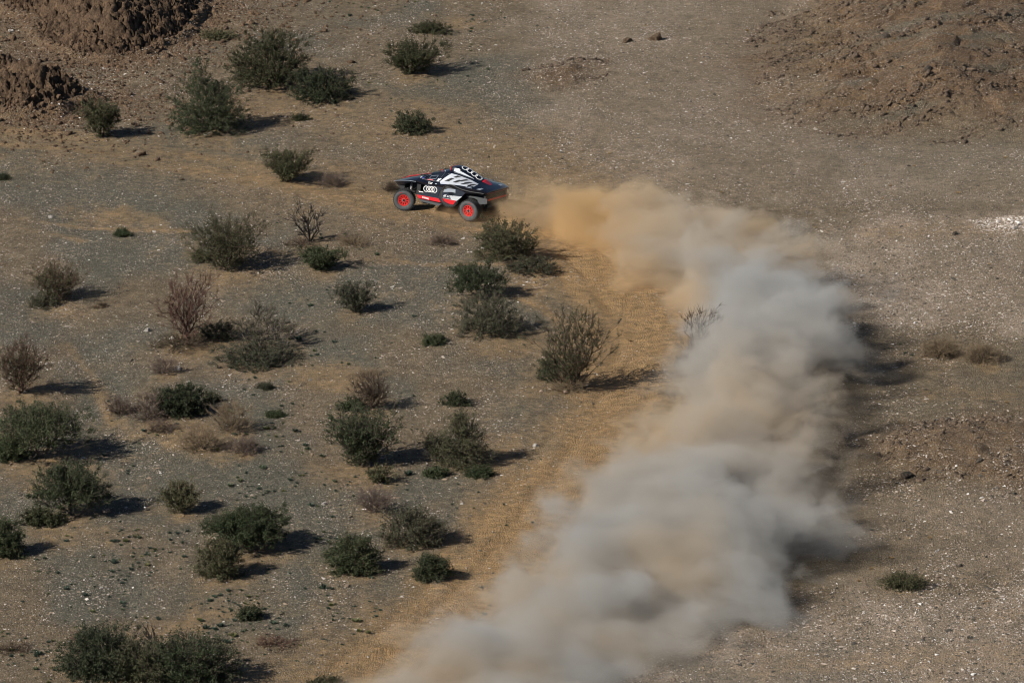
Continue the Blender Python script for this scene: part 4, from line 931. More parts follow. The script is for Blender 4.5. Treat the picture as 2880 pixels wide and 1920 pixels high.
# ------------------------------------------------------------------ rally car
# car frame: origin on the ground under the rear axle, X forwards, Y to its left, Z up.
# body frame: origin at rear axle height, rolled and pitched on its springs.
BODY = Matrix.Translation((0, 0, 0.45)) @ Matrix.Rotation(math.radians(6.0), 4, 'X') @ Matrix.Rotation(math.radians(-4.6), 4, 'Y')
def prof(ix, iy, Y):
    """reading on an enlarged view of the photograph -> length X and height z on the body at side offset Y"""
    A = np.array([[-375.0, 53.0], [-94.0, -422.0]]); b = np.array([ix - 1754 + 217 * Y, iy - 855 - 59 * Y])
    X, z = np.linalg.solve(A, b); return float(X), float(z)

# half profiles of the upper body: X, edge, crease, shoulder, roof edge, centre height, underside
ST = [(3.80, (.70, .20), (.76, .25), (.50, .28), (.30, .29), .32, .17), (3.62, (.80, .22), (.84, .31), (.60, .35), (.35, .36), .40, .12),
      (3.35, (.90, .30), (.93, .39), (.68, .44), (.40, .47), .49, .2), (2.95, (.98, .455), (1.0, .51), (.78, .57), (.50, .59), .61, .38),
      (2.60, (1.02, .50), (1.04, .56), (.84, .63), (.62, .68), .72, .43), (2.20, (1.01, .51), (1.02, .56), (.87, .63), (.63, .87), .94, .44),
      (1.75, (1.0, .53), (1.01, .57), (.86, .66), (.60, 1.05), 1.12, .46), (1.45, (1.0, .54), (1.03, .62), (.88, .72), (.57, 1.10), 1.18, .46),
      (1.0, (1.03, .57), (1.06, .71), (.93, .80), (.54, 1.09), 1.18, .4), (.5, (1.06, .62), (1.09, .78), (.96, .85), (.49, 1.02), 1.11, .5),
      (0.0, (1.05, .63), (1.08, .80), (.95, .86), (.42, .93), .99, .56), (-.3, (1.0, .665), (1.02, .80), (.90, .84), (.40, .865), .88, .6),
      (-.5, (.95, .68), (.96, .765), (.85, .80), (.40, .815), .82, .62), (-.66, (.86, .69), (.87, .73), (.78, .75), (.40, .76), .765, .67)]
def st_at(X):
    xs = np.array([s[0] for s in ST])[::-1]
    def f(get): return float(np.interp(X, xs, np.array([get(s) for s in ST])[::-1]))
    return [(f(lambda s: s[k][0]), f(lambda s: s[k][1])) for k in (1, 2, 3, 4)] + [(0.0, f(lambda s: s[5]))], f(lambda s: s[6])
def top_z(X, Y):
    p, _ = st_at(X); y = abs(Y)
    ys = [p[4][0], p[3][0], p[2][0], p[1][0]]; zs = [p[4][1], p[3][1], p[2][1], p[1][1]]
    return float(np.interp(y, ys, zs))

class Bld:
    def __init__(s, name, mat, parent, body=True, smooth=False):
        s.name, s.mat, s.parent, s.body, s.smooth = name, mat, parent, body, smooth; s.bm = bmesh.new()
    def face(s, pts):
        return s.bm.faces.new([s.bm.verts.new(p) for p in pts])
    def rings(s, R, closed=True, caps=True):
        vr = [[s.bm.verts.new(p) for p in r] for r in R]; n = len(R[0])
        for a, b_ in zip(vr[:-1], vr[1:]):
            for k in range(n if closed else n - 1):
                s.bm.faces.new((a[k], a[(k + 1) % n], b_[(k + 1) % n], b_[k]))
        if caps: s.bm.faces.new(vr[0]); s.bm.faces.new(list(reversed(vr[-1])))
    def prism(s, poly, y0, y1):
        """poly of (X,z) extruded across Y"""
        a = [s.bm.verts.new((x, y0, z)) for x, z in poly]; b_ = [s.bm.verts.new((x, y1, z)) for x, z in poly]; n = len(poly)
        s.bm.faces.new(a); s.bm.faces.new(b_[::-1])
        for k in range(n): s.bm.faces.new((a[k], b_[k], b_[(k + 1) % n], a[(k + 1) % n]))
    def box(s, x0, x1, y0, y1, z0, z1): s.prism([(x0, z0), (x1, z0), (x1, z1), (x0, z1)], y0, y1)
    def tube(s, pts, r, n=8):
        R = []
        for i, p in enumerate(pts):
            p = Vector(p); d = (Vector(pts[min(i + 1, len(pts) - 1)]) - Vector(pts[max(i - 1, 0)])).normalized()
            h = Vector((0, 0, 1)) if abs(d.z) < 0.9 else Vector((1, 0, 0)); u = d.cross(h).normalized(); v = d.cross(u)
            R.append([p + (u * math.cos(2 * math.pi * k / n) + v * math.sin(2 * math.pi * k / n)) * r for k in range(n)])
        s.rings(R)
    def done(s, bevel=0.0):
        bmesh.ops.recalc_face_normals(s.bm, faces=s.bm.faces)
        if bevel: bmesh.ops.bevel(s.bm, geom=s.bm.edges[:], offset=bevel, segments=2, affect='EDGES', clamp_overlap=True)
        if s.body: s.bm.transform(BODY)
        me = bpy.data.meshes.new(s.name); s.bm.to_mesh(me); s.bm.free()
        if s.smooth: me.polygons.foreach_set('use_smooth', [True] * len(me.polygons)); me.set_sharp_from_angle(angle=math.radians(38))
        return add_ob(s.name, me, s.mat, s.parent)

def build_car():
    black = simple_mat('car black', (0.005, 0.007, 0.014), 0.18, 0.0, coat=0.5)
    matt = simple_mat('car matt black', (0.012, 0.012, 0.013), 0.6)
    anth = simple_mat('car anthracite', (0.032, 0.040, 0.058), 0.32, 0.35, coat=0.3)
    silver = simple_mat('car silver', (0.70, 0.74, 0.80), 0.32, 0.45)
    lgrey = simple_mat('car light grey', (0.30, 0.34, 0.40), 0.45, 0.2)
    red = simple_mat('car red', (0.68, 0.012, 0.016), 0.4)
    dred = simple_mat('car dull red', (0.30, 0.02, 0.04), 0.4)
    white = simple_mat('car white', (0.80, 0.80, 0.80), 0.5)
    blue = simple_mat('car blue', (0.03, 0.04, 0.30), 0.5)
    glass = simple_mat('car window', (0.010, 0.014, 0.022), 0.06, spec=0.8)
    rubber = simple_mat('tyre rubber', (0.030, 0.031, 0.032), 0.8, var=0.25, scale=14.0)
    dusty = simple_mat('dusty tyre side', (0.070, 0.074, 0.078), 0.85, var=0.2, scale=10.0)
    metal = simple_mat('car grey metal', (0.10, 0.11, 0.12), 0.5, 0.6)
    gpan = simple_mat('car dusty grey panel', (0.055, 0.06, 0.065), 0.6)

    P = np.array(flat((1080 + 1503 / 6.357) / K, (440 + 975 / 6.357) / K, 0.45))
    RZ = math.radians(150)
    rot = Matrix.Rotation(RZ, 3, 'Z'); off = rot @ Vector((0, 1.15, 0.45))
    base = Vector((P[0], P[1], 0.45)) - off
    root = empty('rally_car', (base.x, base.y, base.z), RZ)
    tag(root, 'black and silver rally car with red wheels drifting ahead of its dust trail', 'rally car')

    def shell(name, x_hi, x_lo, mat):
        b = Bld(name, mat, root, smooth=True); xs = sorted({s[0] for s in ST if x_lo <= s[0] <= x_hi} | {x_hi, x_lo}, reverse=True)
        fine = []
        for a, c in zip(xs[:-1], xs[1:]): fine += [a, (a + c) / 2]
        fine.append(xs[-1]); R = []
        for X in fine:
            p, u = st_at(X)
            half = [(p[0][0] * 0.93, u)] + [p[0], p[1], p[2], p[3], (p[3][0] * .5, p[3][1] * .25 + p[4][1] * .75)]
            ring = [(X, y, z) for y, z in half] + [(X, 0, p[4][1])] + [(X, -y, z) for y, z in reversed(half)]
            R.append(ring)
        b.rings(R); return b.done()
    shell('bonnet', 3.80, 2.62, black)
    body = shell('body_shell', 2.605, -.66, black)

    def strip(name, quads, mat, parent=root, lift=0.006, surf='flank', side=1):
        """panels lying on the body skin. flank: corners (X, v) with v 0 at the shoulder and 1 at the roof edge; top: (X, Y)"""
        for q in quads:
            b = Bld(name, mat, parent)
            n1, n2 = 6, 4; g = []
            for i in range(n1 + 1):
                row = []
                for j in range(n2 + 1):
                    u, v = i / n1, j / n2
                    a = [(1 - u) * (1 - v) * q[0][k] + u * (1 - v) * q[1][k] + u * v * q[2][k] + (1 - u) * v * q[3][k] for k in (0, 1)]
                    if surf == 'flank':
                        p, _ = st_at(a[0]); s0, r0 = p[2], p[3]; v_ = a[1]
                        if v_ < 0: s0, r0, v_ = p[1], p[2], 1 + v_
                        y = s0[0] + (r0[0] - s0[0]) * v_; z = s0[1] + (r0[1] - s0[1]) * v_
                        nn = Vector((0, r0[1] - s0[1], -(r0[0] - s0[0]))).normalized(); nn = nn if nn.y > 0 else -nn
                        row.append(b.bm.verts.new((a[0], side * (y + nn.y * lift), z + nn.z * lift)))
                    else:
                        row.append(b.bm.verts.new((a[0], a[1], (scoop_z if surf == 'scoop' else top_z)(a[0], a[1]) + lift)))
                g.append(row)
            for i in range(n1):
                for j in range(n2): b.bm.faces.new((g[i][j], g[i + 1][j], g[i + 1][j + 1], g[i][j + 1]))
            b.done()

    # ---- roof scoop
    SCP = [(1.47, .35, 1.18, 1.27, 1.30), (1.3, .37, 1.14, 1.295, 1.35), (1.05, .38, 1.10, 1.28, 1.365), (.8, .37, 1.06, 1.22, 1.32), (.55, .35, 1.02, 1.13, 1.23),
           (.3, .32, .97, 1.04, 1.12), (.05, .28, .91, .965, 1.02), (-.15, .24, .86, .90, .93), (-.34, .19, .80, .83, .845)]
    def scoop_z(X, Y):
        xs = [s[0] for s in SCP][::-1]; f = lambda k: float(np.interp(X, xs, [s[k] for s in SCP][::-1]))
        w_ = f(1) * 0.88; t_ = min(1, abs(Y) / w_); return f(4) + (f(3) - f(4)) * t_ ** 1.7
    def dense(L):
        out = []
        for a, c in zip(L[:-1], L[1:]): out += [a, tuple((u + v) / 2 for u, v in zip(a, c))]
        return out + [L[-1]]
    b = Bld('roof_scoop', black, root, smooth=True); R = []
    for X, w_, zb, ze, zt in dense(SCP):
        half = [(w_ * .9, zb - .05), (w_, zb), (w_ * .97, zb + .6 * (ze - zb)), (w_ * .88, ze)] + [(w_ * .88 * k, scoop_z(X, w_ * .88 * k)) for k in (.85, .7, .5, .25)]
        R.append([(X, y, z) for y, z in half] + [(X, 0, zt)] + [(X, -y, z) for y, z in reversed(half)])
    b.rings(R); scoop = b.done()
    b = Bld('scoop_side', silver, scoop)
    for X0, X1 in ((1.30, 1.05), (1.05, .8), (.8, .55), (.55, .35)):
        q = []
        for X, f0 in ((X0, .12), (X1, .12), (X1, .72), (X0, .72)):
            xs = [s[0] for s in SCP][::-1]; g = lambda k: float(np.interp(X, xs, [s[k] for s in SCP][::-1]))
            q.append((X, g(1) * (1.0 - 0.03 * f0) + 0.008, g(2) + (g(3) - g(2)) * f0))
        b.face(q)
    b.done()
    b = Bld('scoop_lip', red, scoop); b.tube([(1.475, .345, 1.15), (1.48, .35, 1.20), (1.478, .31, 1.275)], .016); b.tube([(1.48, .31, 1.275), (1.485, 0, 1.308), (1.48, -.31, 1.275)], .009); b.done()
    b = Bld('air_intake', matt, scoop); b.face([(1.474, -.31, 1.18), (1.474, .31, 1.18), (1.476, .28, 1.262), (1.476, 0, 1.29), (1.476, -.28, 1.262)]); b.done()
    strip('scoop_tail_panel', [[(-.04, -.22), (-.04, .22), (-.32, .17), (-.30, -.17)]], dred, scoop, 0.022, 'scoop')
    strip('scoop_tail_panel', [[(.02, -.20), (.02, .23), (-.04, .22), (-.04, -.22)]], red, scoop, 0.022, 'scoop')
    def annulus(b, cx, cy_, r0, r1, fn, n=28):
        o_ = []; i_ = []
        for k in range(n):
            a = 2 * math.pi * k / n
            o_.append(b.bm.verts.new(fn(cx + math.cos(a) * r1, cy_ + math.sin(a) * r1))); i_.append(b.bm.verts.new(fn(cx + math.cos(a) * r0, cy_ + math.sin(a) * r0)))
        for k in range(n): b.bm.faces.new((o_[k], o_[(k + 1) % n], i_[(k + 1) % n], i_[k]))
    for i, X in enumerate((.92, .695, .47, .245)):
        b = Bld('emblem_ring', white, scoop); annulus(b, X, 0.0, .122, .155, lambda x, y: (x, .125 + y * .9, scoop_z(x, .125 + y * .9) + .016 + .002 * i)); b.done()

    # ---- silver flank with dark flashes (left) and the same on the right
    for side in (1, -1):
        strip('flank_panel', [[(1.62, .05), (1.05, .05), (.92, .96), (1.28, .96)], [(1.05, .05), (.45, .05), (.36, .96), (.92, .96)], [(.45, .05), (-.02, .05), (.0, .80), (.36, .96)],
                              [(1.50, -.62), (.9, -.62), (.9, .05), (1.62, .05)], [(.9, -.62), (.25, -.62), (.25, .05), (.9, .05)]], silver, body, .005, 'flank', side)
        strip('livery_flash', [[(1.42, .12), (1.20, .12), (1.02, .52), (1.18, .52)], [(1.12, .62), (.98, .62), (.82, .90), (.98, .90)], [(1.00, .08), (.84, .08), (.62, .50), (.80, .50)],
                               [(.80, .36), (.66, .36), (.40, .82), (.56, .82)], [(.62, .02), (.46, .02), (.30, .34), (.44, .34)], [(.52, .28), (.36, .28), (.20, .62), (.34, .62)],
                               [(.30, .0), (.16, .0), (.02, .30), (.18, .30)], [(.24, .26), (.10, .26), (-.02, .52), (.12, .52)]], matt, body, .009, 'flank', side)
    strip('livery_flash', [[(.30, -.95), (.16, -.95), (.02, -.3), (.10, -.3)], [(.16, -.95), (-.02, -.95), (-.02, -.75), (.12, -.75)], [(-.20, -.95), (-.34, -.95), (-.40, .2), (-.30, .2)]], lgrey, body, .008, 'flank')
    # ---- glass
    strip('side_window', [[(2.42, .10), (1.66, .10), (1.33, .90), (2.22, .90)]], glass, body, .008)
    strip('side_window', [[(2.42, .10), (1.66, .10), (1.33, .90), (2.22, .90)]], glass, body, .008, 'flank', -1)
    b = Bld('windscreen', glass, body)
    rows = []
    for X in (2.56, 2.35, 2.1, 1.9, 1.78):
        rows.append([b.bm.verts.new((X, y * .93, top_z(X, y * .93) + .008)) for y in np.linspace(-st_at(X)[0][3][0], st_at(X)[0][3][0], 9)])
    for r0, r1 in zip(rows[:-1], rows[1:]):
        for k in range(8): b.bm.faces.new((r0[k], r0[k + 1], r1[k + 1], r1[k]))
    b.done()
    def flank(X, v, lift=.014):
        p, _ = st_at(X); s0, r0 = p[2], p[3]; return (X, s0[0] + (r0[0] - s0[0]) * v + lift, s0[1] + (r0[1] - s0[1]) * v + lift * .5)
    b = Bld('window_frame', metal, body)
    for pts in ([(2.44, .05), (2.26, .93), (1.32, .93)], [(1.80, .05), (1.62, .5), (1.56, .95)], [(2.46, .04), (1.62, .02)]): b.tube([flank(*q) for q in pts], .009, 6)
    b.done()
    b = Bld('sliding_pane', lgrey, body)
    for a, c in (((2.14, .30), (2.10, .68)), ((2.10, .68), (1.80, .66)), ((2.14, .30), (1.84, .28)), ((1.84, .28), (1.80, .66))): b.tube([flank(*a, .018), flank(*c, .018)], .006, 5)
    b.done()
    b = Bld('seat_belt', red, body); b.tube([flank(2.20, .12, .016), flank(2.05, .16, .018), flank(1.93, .10, .016)], .018, 6); b.done()
    strip('livery_flash', [[(1.80, .04), (1.70, .04), (1.58, .34), (1.74, .34)]], silver, body, .014)
    b = Bld('wing_mirror', matt, body); b.box(2.37, 2.41, .83, .90, .80, .86); b.tube([(2.4, .78, .78), (2.4, .84, .86)], .014, 6); b.done(.01)
    b = Bld('wing_mirror', matt, body); b.box(2.37, 2.41, -.90, -.83, .80, .86); b.tube([(2.4, -.78, .78), (2.4, -.84, .86)], .014, 6); b.done(.01)
    b = Bld('roof_light', white, body); b.box(1.62, 1.66, .46, .50, 1.105, 1.125); b.done(.008)
    b = Bld('roof_light', red, body); b.box(1.76, 1.82, .44, .50, 1.08, 1.115); b.done(.008)
    b = Bld('antenna', matt, body); b.tube([(.9, -.45, 1.1), (.85, -.45, 1.42)], .006, 5); b.done()
    # ---- bonnet slashes and side stickers
    strip('bonnet_stripe', [[(3.20, .10), (2.95, .05), (2.95, .36), (3.20, .40)], [(2.98, -.30), (2.68, -.34), (2.68, .0), (2.98, .04)]], red, root, .010, 'top')
    strip('bonnet_stripe', [[(3.50, .12), (3.22, .08), (3.22, .34), (3.50, .38)], [(3.60, .42), (3.30, .38), (3.30, .50), (3.60, .54)]], red, root, .010, 'top')
    strip('bonnet_stripe', [[(3.10, -.28), (2.86, -.34), (2.86, -.25), (3.10, -.18)]], white, root, .010, 'top')
    strip('body_stripe', [[(2.55, .35), (2.30, .40), (2.22, .55), (2.40, .50)]], red, body, .010, 'top')
    strip('round_sticker', [[(2.60, .70), (2.50, .70), (2.50, .80), (2.60, .80)]], white, body, .012, 'top')
    strip('blue_sticker', [[(2.49, .74), (2.40, .74), (2.42, .83), (2.49, .83)]], blue, body, .012, 'top')
    b = Bld('edge_highlight', lgrey, root); b.tube([(3.80, .765, .245), (3.62, .845, .31), (3.35, .935, .385), (2.95, 1.005, .475), (2.62, 1.045, .51)], .008, 6); b.done()  # light grey tube painting in the highlight along the near bonnet edge
    b = Bld('nose_underside', matt, root)
    b.prism([(3.74, .20), (3.48, -.02), (3.30, -.06), (3.25, .30), (3.5, .30)], -.74, .74); b.done(.01)
    # ---- doors and lower side
    side_poly = [prof(x, y, 1.0) for x, y in ((735, 478), (900, 492), (1180, 505), (1290, 640), (1250, 800), (1180, 850), (1015, 828), (608, 748), (578, 688), (640, 665), (700, 640), (718, 560))]
    b = Bld('lower_body', anth, root); b.prism(side_poly, -.97, .97); tub = b.done()
    door = [prof(x, y, 1.0) for x, y in ((742, 492), (1010, 508), (1040, 560), (985, 640), (972, 690), (960, 702), (720, 655), (726, 560))]
    b = Bld('door', anth, root); b.prism(door, -.986, -.972); b.done()
    b = Bld('door', anth, root); b.prism(door, .972, .986); dr = b.done()
    b = Bld('door_handle', matt, dr); X, z = prof(1000, 530, 1.0); b.box(X - .05, X + .05, .986, 1.004, z - .012, z + .012); b.done()
    for i, cx in enumerate((752, 804, 856, 905)):
        X, z = prof(cx, (583, 588, 594, 600)[i], 1.0)
        b = Bld('emblem_ring', white, dr); annulus(b, X, z, .098, .124, lambda x, zz: (x, .994 + .002 * i, zz)); b.done()
    b = Bld('name_lettering', white, body)
    for ix, iy, L in ((800, 466, .02), (838, 470, .09), (800, 485, .02), (828, 489, .075), (932, 494, .03)):
        X, z = prof(ix, iy, 1.03); b.box(X - L, X + L, 1.026, 1.034, z - .010, z + .010)
    b.done()
    strip_poly = [prof(x, y, 1.0) for x, y in ((580, 685), (975, 755), (1012, 826), (608, 745))]
    b = Bld('side_stripe', red, tub); b.prism(strip_poly, .974, .986); ss = b.done()
    b = Bld('stripe_hatching', dred, tub)
    (x0, z0), (x1, z1), (x2, z2), (x3, z3) = strip_poly
    for k in range(1, 34):
        u = k / 34; ta = (x0 + (x1 - x0) * u, z0 + (z1 - z0) * u); u2 = max(0, u - .022); ba = (x3 + (x2 - x3) * u2, z3 + (z2 - z3) * u2)
        b.face([(ta[0], .988, ta[1]), (ta[0] - .010, .988, ta[1]), (ba[0] - .010, .988, ba[1]), (ba[0], .988, ba[1])])
    b.done()
    fc = bpy.data.curves.new('lettering', 'FONT'); fc.body = 'e-tron'; fc.size = .125; fc.extrude = .003; fc.offset = .003; fc.align_x = 'CENTER'; fc.align_y = 'CENTER'
    fo = bpy.data.objects.new('lettering', fc); COL.objects.link(fo); dg = bpy.context.evaluated_depsgraph_get(); dg.update()
    me = bpy.data.meshes.new_from_object(fo.evaluated_get(dg)); bpy.data.objects.remove(fo)
    X, z = prof(744, 742, 1.0)
    lm_ = BODY @ Matrix.Translation((X, .994, z)) @ Matrix.Rotation(math.radians(180), 4, 'Z') @ Matrix.Rotation(math.radians(90), 4, 'X') @ Matrix.Rotation(math.radians(-1.5), 4, 'Z')
    me.transform(lm_); me.materials.clear(); add_ob('lettering', me, white, tub)
    b = Bld('side_step', gpan, root); b.prism([prof(x, y, 1.0) for x, y in ((628, 760), (1034, 852), (985, 886), (662, 806))], -1.02, 1.02); b.done(.008)
    b = Bld('sponsor_sticker', white, tub); b.prism([prof(x, y, 1.0) for x, y in ((612, 622), (690, 632), (705, 650), (630, 640))], .976, .985); b.done()
    b = Bld('front_bulkhead', matt, root); b.box(2.35, 3.45, -.42, .42, -.16, .33); b.box(2.45, 2.62, -.9, .9, -.05, .42); b.done()
    b = Bld('rear_tub', matt, root); b.box(-.52, 1.2, -.55, .55, -.12, .66); b.box(-.585, -.50, -.86, .86, .26, .70); b.done()
    # ---- spare wheel in the flank
    cxS, czS = prof(1170, 716, 1.03)
    def lathe_y(b, prof_, cx, cz, n=48, y0=0.0, sgn=1, caps=True):
        R = [[(cx + r * math.cos(2 * math.pi * k / n), y0 + sgn * y, cz + r * math.sin(2 * math.pi * k / n)) for k in range(n)] for y, r in prof_]
        b.rings(R, caps=caps)
    def treads(b, R_, W_, cx, cz, y0, n=30, sgn=1):
        for row, (ya, yb) in enumerate(((-.5, -.22), (-.16, .16), (.22, .5))):
            for k in range(n):
                a = 2 * math.pi * (k + .5 * (row % 2)) / n; da = math.pi / n * 1.15 * .5
                q = []
                for rr in (R_ - .02, R_ + .012):
                    for yy_ in (ya, yb):
                        for aa in (a - da, a + da): q.append((cx + rr * math.cos(aa), y0 + sgn * yy_ * W_, cz + rr * math.sin(aa)))
                v = [b.bm.verts.new(p) for p in q]
                for f in ((4, 5, 7, 6), (0, 1, 5, 4), (2, 6, 7, 3), (0, 4, 6, 2), (1, 3, 7, 5)): b.bm.faces.new([v[i] for i in f])
    for sgn in (1, -1):
        b = Bld('spare_wheel', rubber, root)
        TP = [(-.14, .25), (-.15, .34), (-.14, .42), (-.10, .445), (.10, .445), (.14, .42), (.15, .34), (.14, .27), (.12, .26)]
        lathe_y(b, TP, cxS, czS, y0=sgn * .90, sgn=sgn, caps=True); treads(b, .445, .30, cxS, czS, sgn * .90, sgn=sgn); sw = b.done()
        arc = [(cxS + .335 * math.cos(math.radians(a)), czS + .335 * math.sin(math.radians(a))) for a in range(70, 271, 10)][::-1]
        # X grows forwards: the arc bulges to the front, the rear is cut by a slanting edge
        arc = [(2 * cxS - x, z) for x, z in arc]
        tail = [prof(1250, 862, 1.07), prof(1455, 655, 1.07), prof(1400, 625, 1.07), prof(1300, 590, 1.07)]
        poly = arc + (tail if True else [])
        cov = [p for p in poly]
        b = Bld('spare_cover', anth, sw); b.prism(cov, sgn * 1.045, sgn * 1.062); b.done()
        if sgn == 1:
            def patch(nm, pts, mat, y):
                b = Bld(nm, mat, sw); b.prism([prof(x, yy, 1.065) for x, yy in pts], 1.063, y); b.done()
            patch('cover_patch', ((1080, 598), (1150, 577), (1280, 592), (1278, 655), (1205, 640), (1060, 640)), lgrey, 1.068)
            patch('cover_patch', ((1075, 690), (1120, 683), (1100, 728), (1052, 718)), silver, 1.069)
            patch('cover_patch', ((1138, 700), (1222, 703), (1205, 742), (1120, 728)), silver, 1.069)
            patch('cover_patch', ((1230, 705), (1395, 722), (1300, 796), (1200, 775), (1190, 745)), silver, 1.068)
            patch('cover_stripe', ((1048, 752), (1285, 795), (1238, 862), (1165, 848), (1095, 812)), red, 1.068)
            b = Bld('cover_hatching', dred, sw)
            for k in range(15):
                u = (k + 1) / 16; a = prof(1048 + 237 * u, 752 + 43 * u, 1.07); c = prof(1040 + 200 * max(0, u - .12), 790 + 72 * min(1, u * 1.15), 1.07)
                b.face([(a[0], 1.071, a[1]), (a[0] - .009, 1.071, a[1]), (c[0] - .009, 1.071, c[1]), (c[0], 1.071, c[1])])
            b.done()
            b = Bld('small_lettering', white, sw)
            for k in range(12):
                X, z = prof(1058 + 19 * k, 745 + 3.6 * k, 1.07); b.box(X - .016, X + .016, 1.070, 1.073, z - .006, z + .006)
            b.done()
            b = Bld('cover_logo', matt, sw); X, z = prof(1165, 716, 1.07); b.box(X - .05, X + .05, 1.070, 1.075, z - .018, z + .018); b.done()
    # wheel arch lip running over the spare wheel into the tail
    b = Bld('arch_lip', matt, root)
    arc = [(1045, 600, 1.04), (1100, 530, 1.05), (1170, 508, 1.06), (1240, 520, 1.07), (1310, 560, 1.08), (1400, 600, 1.08), (1560, 640, 1.06), (1780, 672, 1.0)]
    pts = []
    for ix, iy, Y in arc: X, z = prof(ix, iy, Y); pts.append((X, Y, z))
    b.tube(pts, .022, 6); b.done()
    # ---- tail
    b = Bld('rear_side_panel', gpan, root)
    sp = [prof(x, y, .87) for x, y in ((1470, 700), (1665, 728), (1842, 765), (1838, 850), (1690, 862), (1668, 780), (1600, 745), (1495, 735))]
    b.prism(sp, .83, .87); b.done(); b = Bld('rear_side_panel', gpan, root); b.prism(sp, -.87, -.83); b.done()
    b = Bld('rear_light_bar', red, root); b.box(-.64, -.588, -.80, .82, .37, .435); b.done(.008)
    b = Bld('tail_edge', dred, root); b.tube([(-.64, .87, .695), (-.68, .5, .70), (-.68, -.5, .70), (-.64, -.87, .695)], .012, 6); b.done()
    strip('tail_sticker', [[(-.38, -.62), (-.38, -.42), (-.50, -.42), (-.50, -.62)]], lgrey, root, .008, 'top')
    b = Bld('tow_hook', metal, root); b.tube([(-.6, .2, .1), (-.72, .2, .08), (-.72, .2, .02)], .014, 6); b.box(-.60, -.55, -.6, .6, .06, .16); b.done()
    # ---- suspension behind the front wheels
    for sgn in (1, -1):
        b = Bld('suspension_arm', metal, root); b.tube([(3.12, sgn * .40, -.10), (3.10, sgn * .86, -.06)], .026); b.tube([(2.85, sgn * .40, -.10), (3.08, sgn * .86, -.06)], .022); b.tube([(3.1, sgn * .40, .12), (3.1, sgn * .84, .10)], .02); b.done()
        b = Bld('coil_spring', white, root)
        pts = [(3.02 + .04 * math.cos(t_), sgn * .66 + .04 * math.sin(t_), .38 - .40 * t_ / (2 * math.pi * 8)) for t_ in np.linspace(0, 2 * math.pi * 8, 65)]; b.tube(pts, .008, 4); b.done()
        b = Bld('suspension_arm', metal, root); b.tube([(.05, sgn * .5, -.02), (0, sgn * .86, 0)], .03); b.tube([(.5, sgn * .5, -.08), (0, sgn * .86, 0)], .024); b.done()
    b = Bld('reservoir', simple_mat('brass', (0.45, 0.40, 0.26), 0.35, 0.4), root); X, z = prof(655, 538, .85); b.tube([(X, .80, z), (X, .88, z)], .035, 12); b.done(.004)
    b = Bld('brake_hose', matt, root); b.tube([(2.7, .5, .3), (2.85, .7, .1), (3.05, .8, 0)], .012, 6); b.done()
    
    for sg in (1, -1): b = Bld('mud_flap', matt, root); b.box(-.42, -.40, min(sg * .62, sg * .86), max(sg * .62, sg * .86), -.14, .25); b.done()
    # ---- wheels
    WH = [(0, 1.0, .45, 0, .45), (3.1, 1.0, .455, 17, .45), (0, -1.0, .45, 0, .45), (3.1, -1.0, .455, 17, .45)]
    protos = None
    def wheel_meshes():
        out = {}
        def mk(key, fn, mat, smooth=False):
            b = Bld(key, mat, None, body=False, smooth=smooth); fn(b); o = b.done(); out[key] = o.data; bpy.data.objects.remove(o)
        R_, W_ = .438, .30
        mk('tyre', lambda b: (lathe_y(b, [(-.13, .24), (-.155, .30), (-.158, .37), (-.14, .415), (-.11, R_), (.11, R_), (.14, .415), (.150, .40)], 0, 0, 56, caps=False), treads(b, R_, .31, 0, 0, 0, 30)), rubber)
        def side(b):
            R = [[(r * math.cos(2 * math.pi * k / 56), y, r * math.sin(2 * math.pi * k / 56)) for k in range(56)] for y, r in ((.150, .402), (.164, .36), (.166, .31), (.150, .262), (.132, .236))]
            b.rings(R, caps=False)
        mk('sidewall', side, dusty, True)
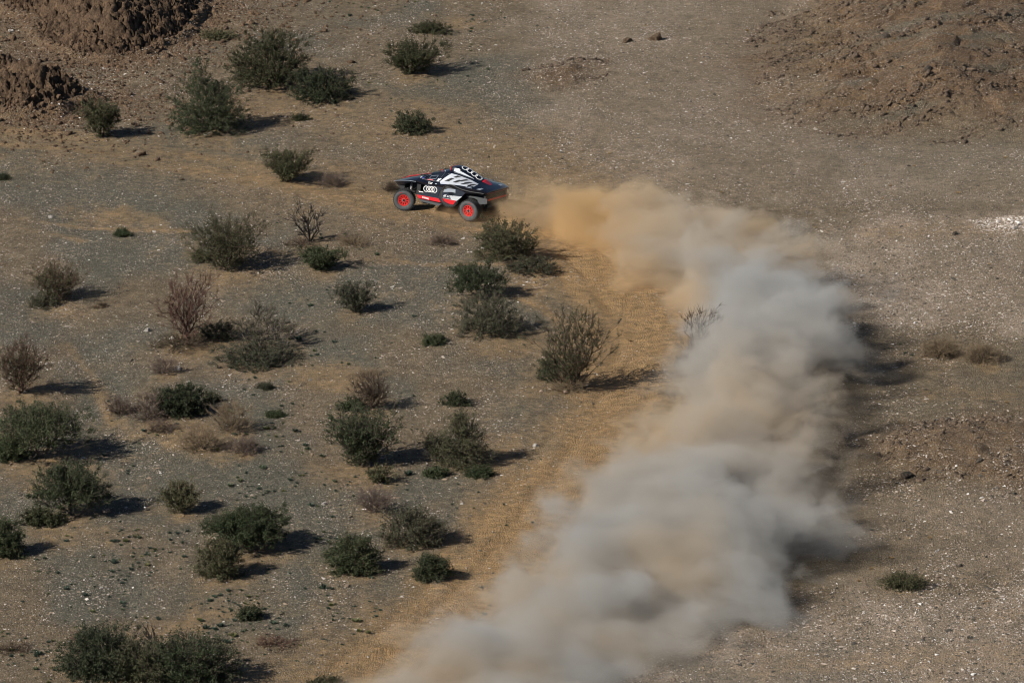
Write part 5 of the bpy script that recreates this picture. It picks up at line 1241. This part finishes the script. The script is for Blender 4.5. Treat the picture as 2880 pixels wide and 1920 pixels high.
        def rim(b):
            R = [[(r * math.cos(2 * math.pi * k / 48), y, r * math.sin(2 * math.pi * k / 48)) for k in range(48)] for y, r in ((.132, .238), (.146, .236), (.146, .208), (.125, .200), (.02, .198))]
            b.rings(R, caps=False)
            for k in range(10):
                a = 2 * math.pi * (k + .25) / 10; c, s_ = math.cos(a), math.sin(a); t_ = (-s_, c)
                for w0, w1, r0, r1, y0, y1 in ((.020, .034, .07, .205, .118, .132),):
                    p = [(c * r0 + t_[0] * w0, y0, s_ * r0 + t_[1] * w0), (c * r1 + t_[0] * w1, y1, s_ * r1 + t_[1] * w1), (c * r1 - t_[0] * w1, y1, s_ * r1 - t_[1] * w1), (c * r0 - t_[0] * w0, y0, s_ * r0 - t_[1] * w0)]
                    q = [(x, y - .03, z) for x, y, z in p]; v = [b.bm.verts.new(u) for u in p + q]
                    for f in ((0, 1, 2, 3), (7, 6, 5, 4), (0, 4, 5, 1), (3, 2, 6, 7), (1, 5, 6, 2), (0, 3, 7, 4)): b.bm.faces.new([v[i] for i in f])
            lathe_y(b, [(.09, .085), (.122, .082), (.122, .04)], 0, 0, 24)
        mk('rim', rim, simple_mat('rim red', (0.56, 0.020, 0.018), 0.55, var=0.22, scale=11.0))
        mk('hub', lambda b: (lathe_y(b, [(-.02, .19), (.055, .19), (.06, .10), (.13, .05), (.15, .045)], 0, 0, 24)), matt)
        def bolts(b):
            for k in range(10):
                a = 2 * math.pi * k / 10; lathe_y(b, [(.115, .008), (.132, .007)], math.cos(a) * .066, math.sin(a) * .066, 6)
        mk('wheel_bolts', bolts, white)
        def marks(b):
            for a0, a1 in ((100, 122),):
                n = 6
                for k in range(n):
                    for (ra, rb) in ((.318, .352),):
                        t0 = math.radians(a0 + (a1 - a0) * k / n); t1 = math.radians(a0 + (a1 - a0) * (k + .72) / n)
                        b.face([(ra * math.cos(t0), .169, ra * math.sin(t0)), (ra * math.cos(t1), .169, ra * math.sin(t1)), (rb * math.cos(t1), .168, rb * math.sin(t1)), (rb * math.cos(t0), .168, rb * math.sin(t0))])
        mk('tyre_lettering', marks, simple_mat('tyre red', (0.35, 0.03, 0.03), 0.6))
        return out
    ms = wheel_meshes()
    for X, Y, Z, steer, _ in WH:
        wo = bpy.data.objects.new('wheel', ms['hub']); COL.objects.link(wo); wo.parent = root
        wo.location = (X, Y, Z); wo.rotation_euler = (0, math.radians(11 * X + 5), math.radians(steer) + (0 if Y > 0 else math.pi))
        for k in ('tyre', 'sidewall', 'rim', 'wheel_bolts', 'tyre_lettering'):
            o = bpy.data.objects.new(k, ms[k]); COL.objects.link(o); o.parent = wo
    return root
g_ = add_ob('ground', build_ground(), ground_mat()); tag(g_, 'stony desert ground', kind='structure')
if not FASTCAR:
    build_outcrops(); build_stones(); build_cover(); build_shrubs(); build_big_stones(); build_dust(); build_puff()
build_car()
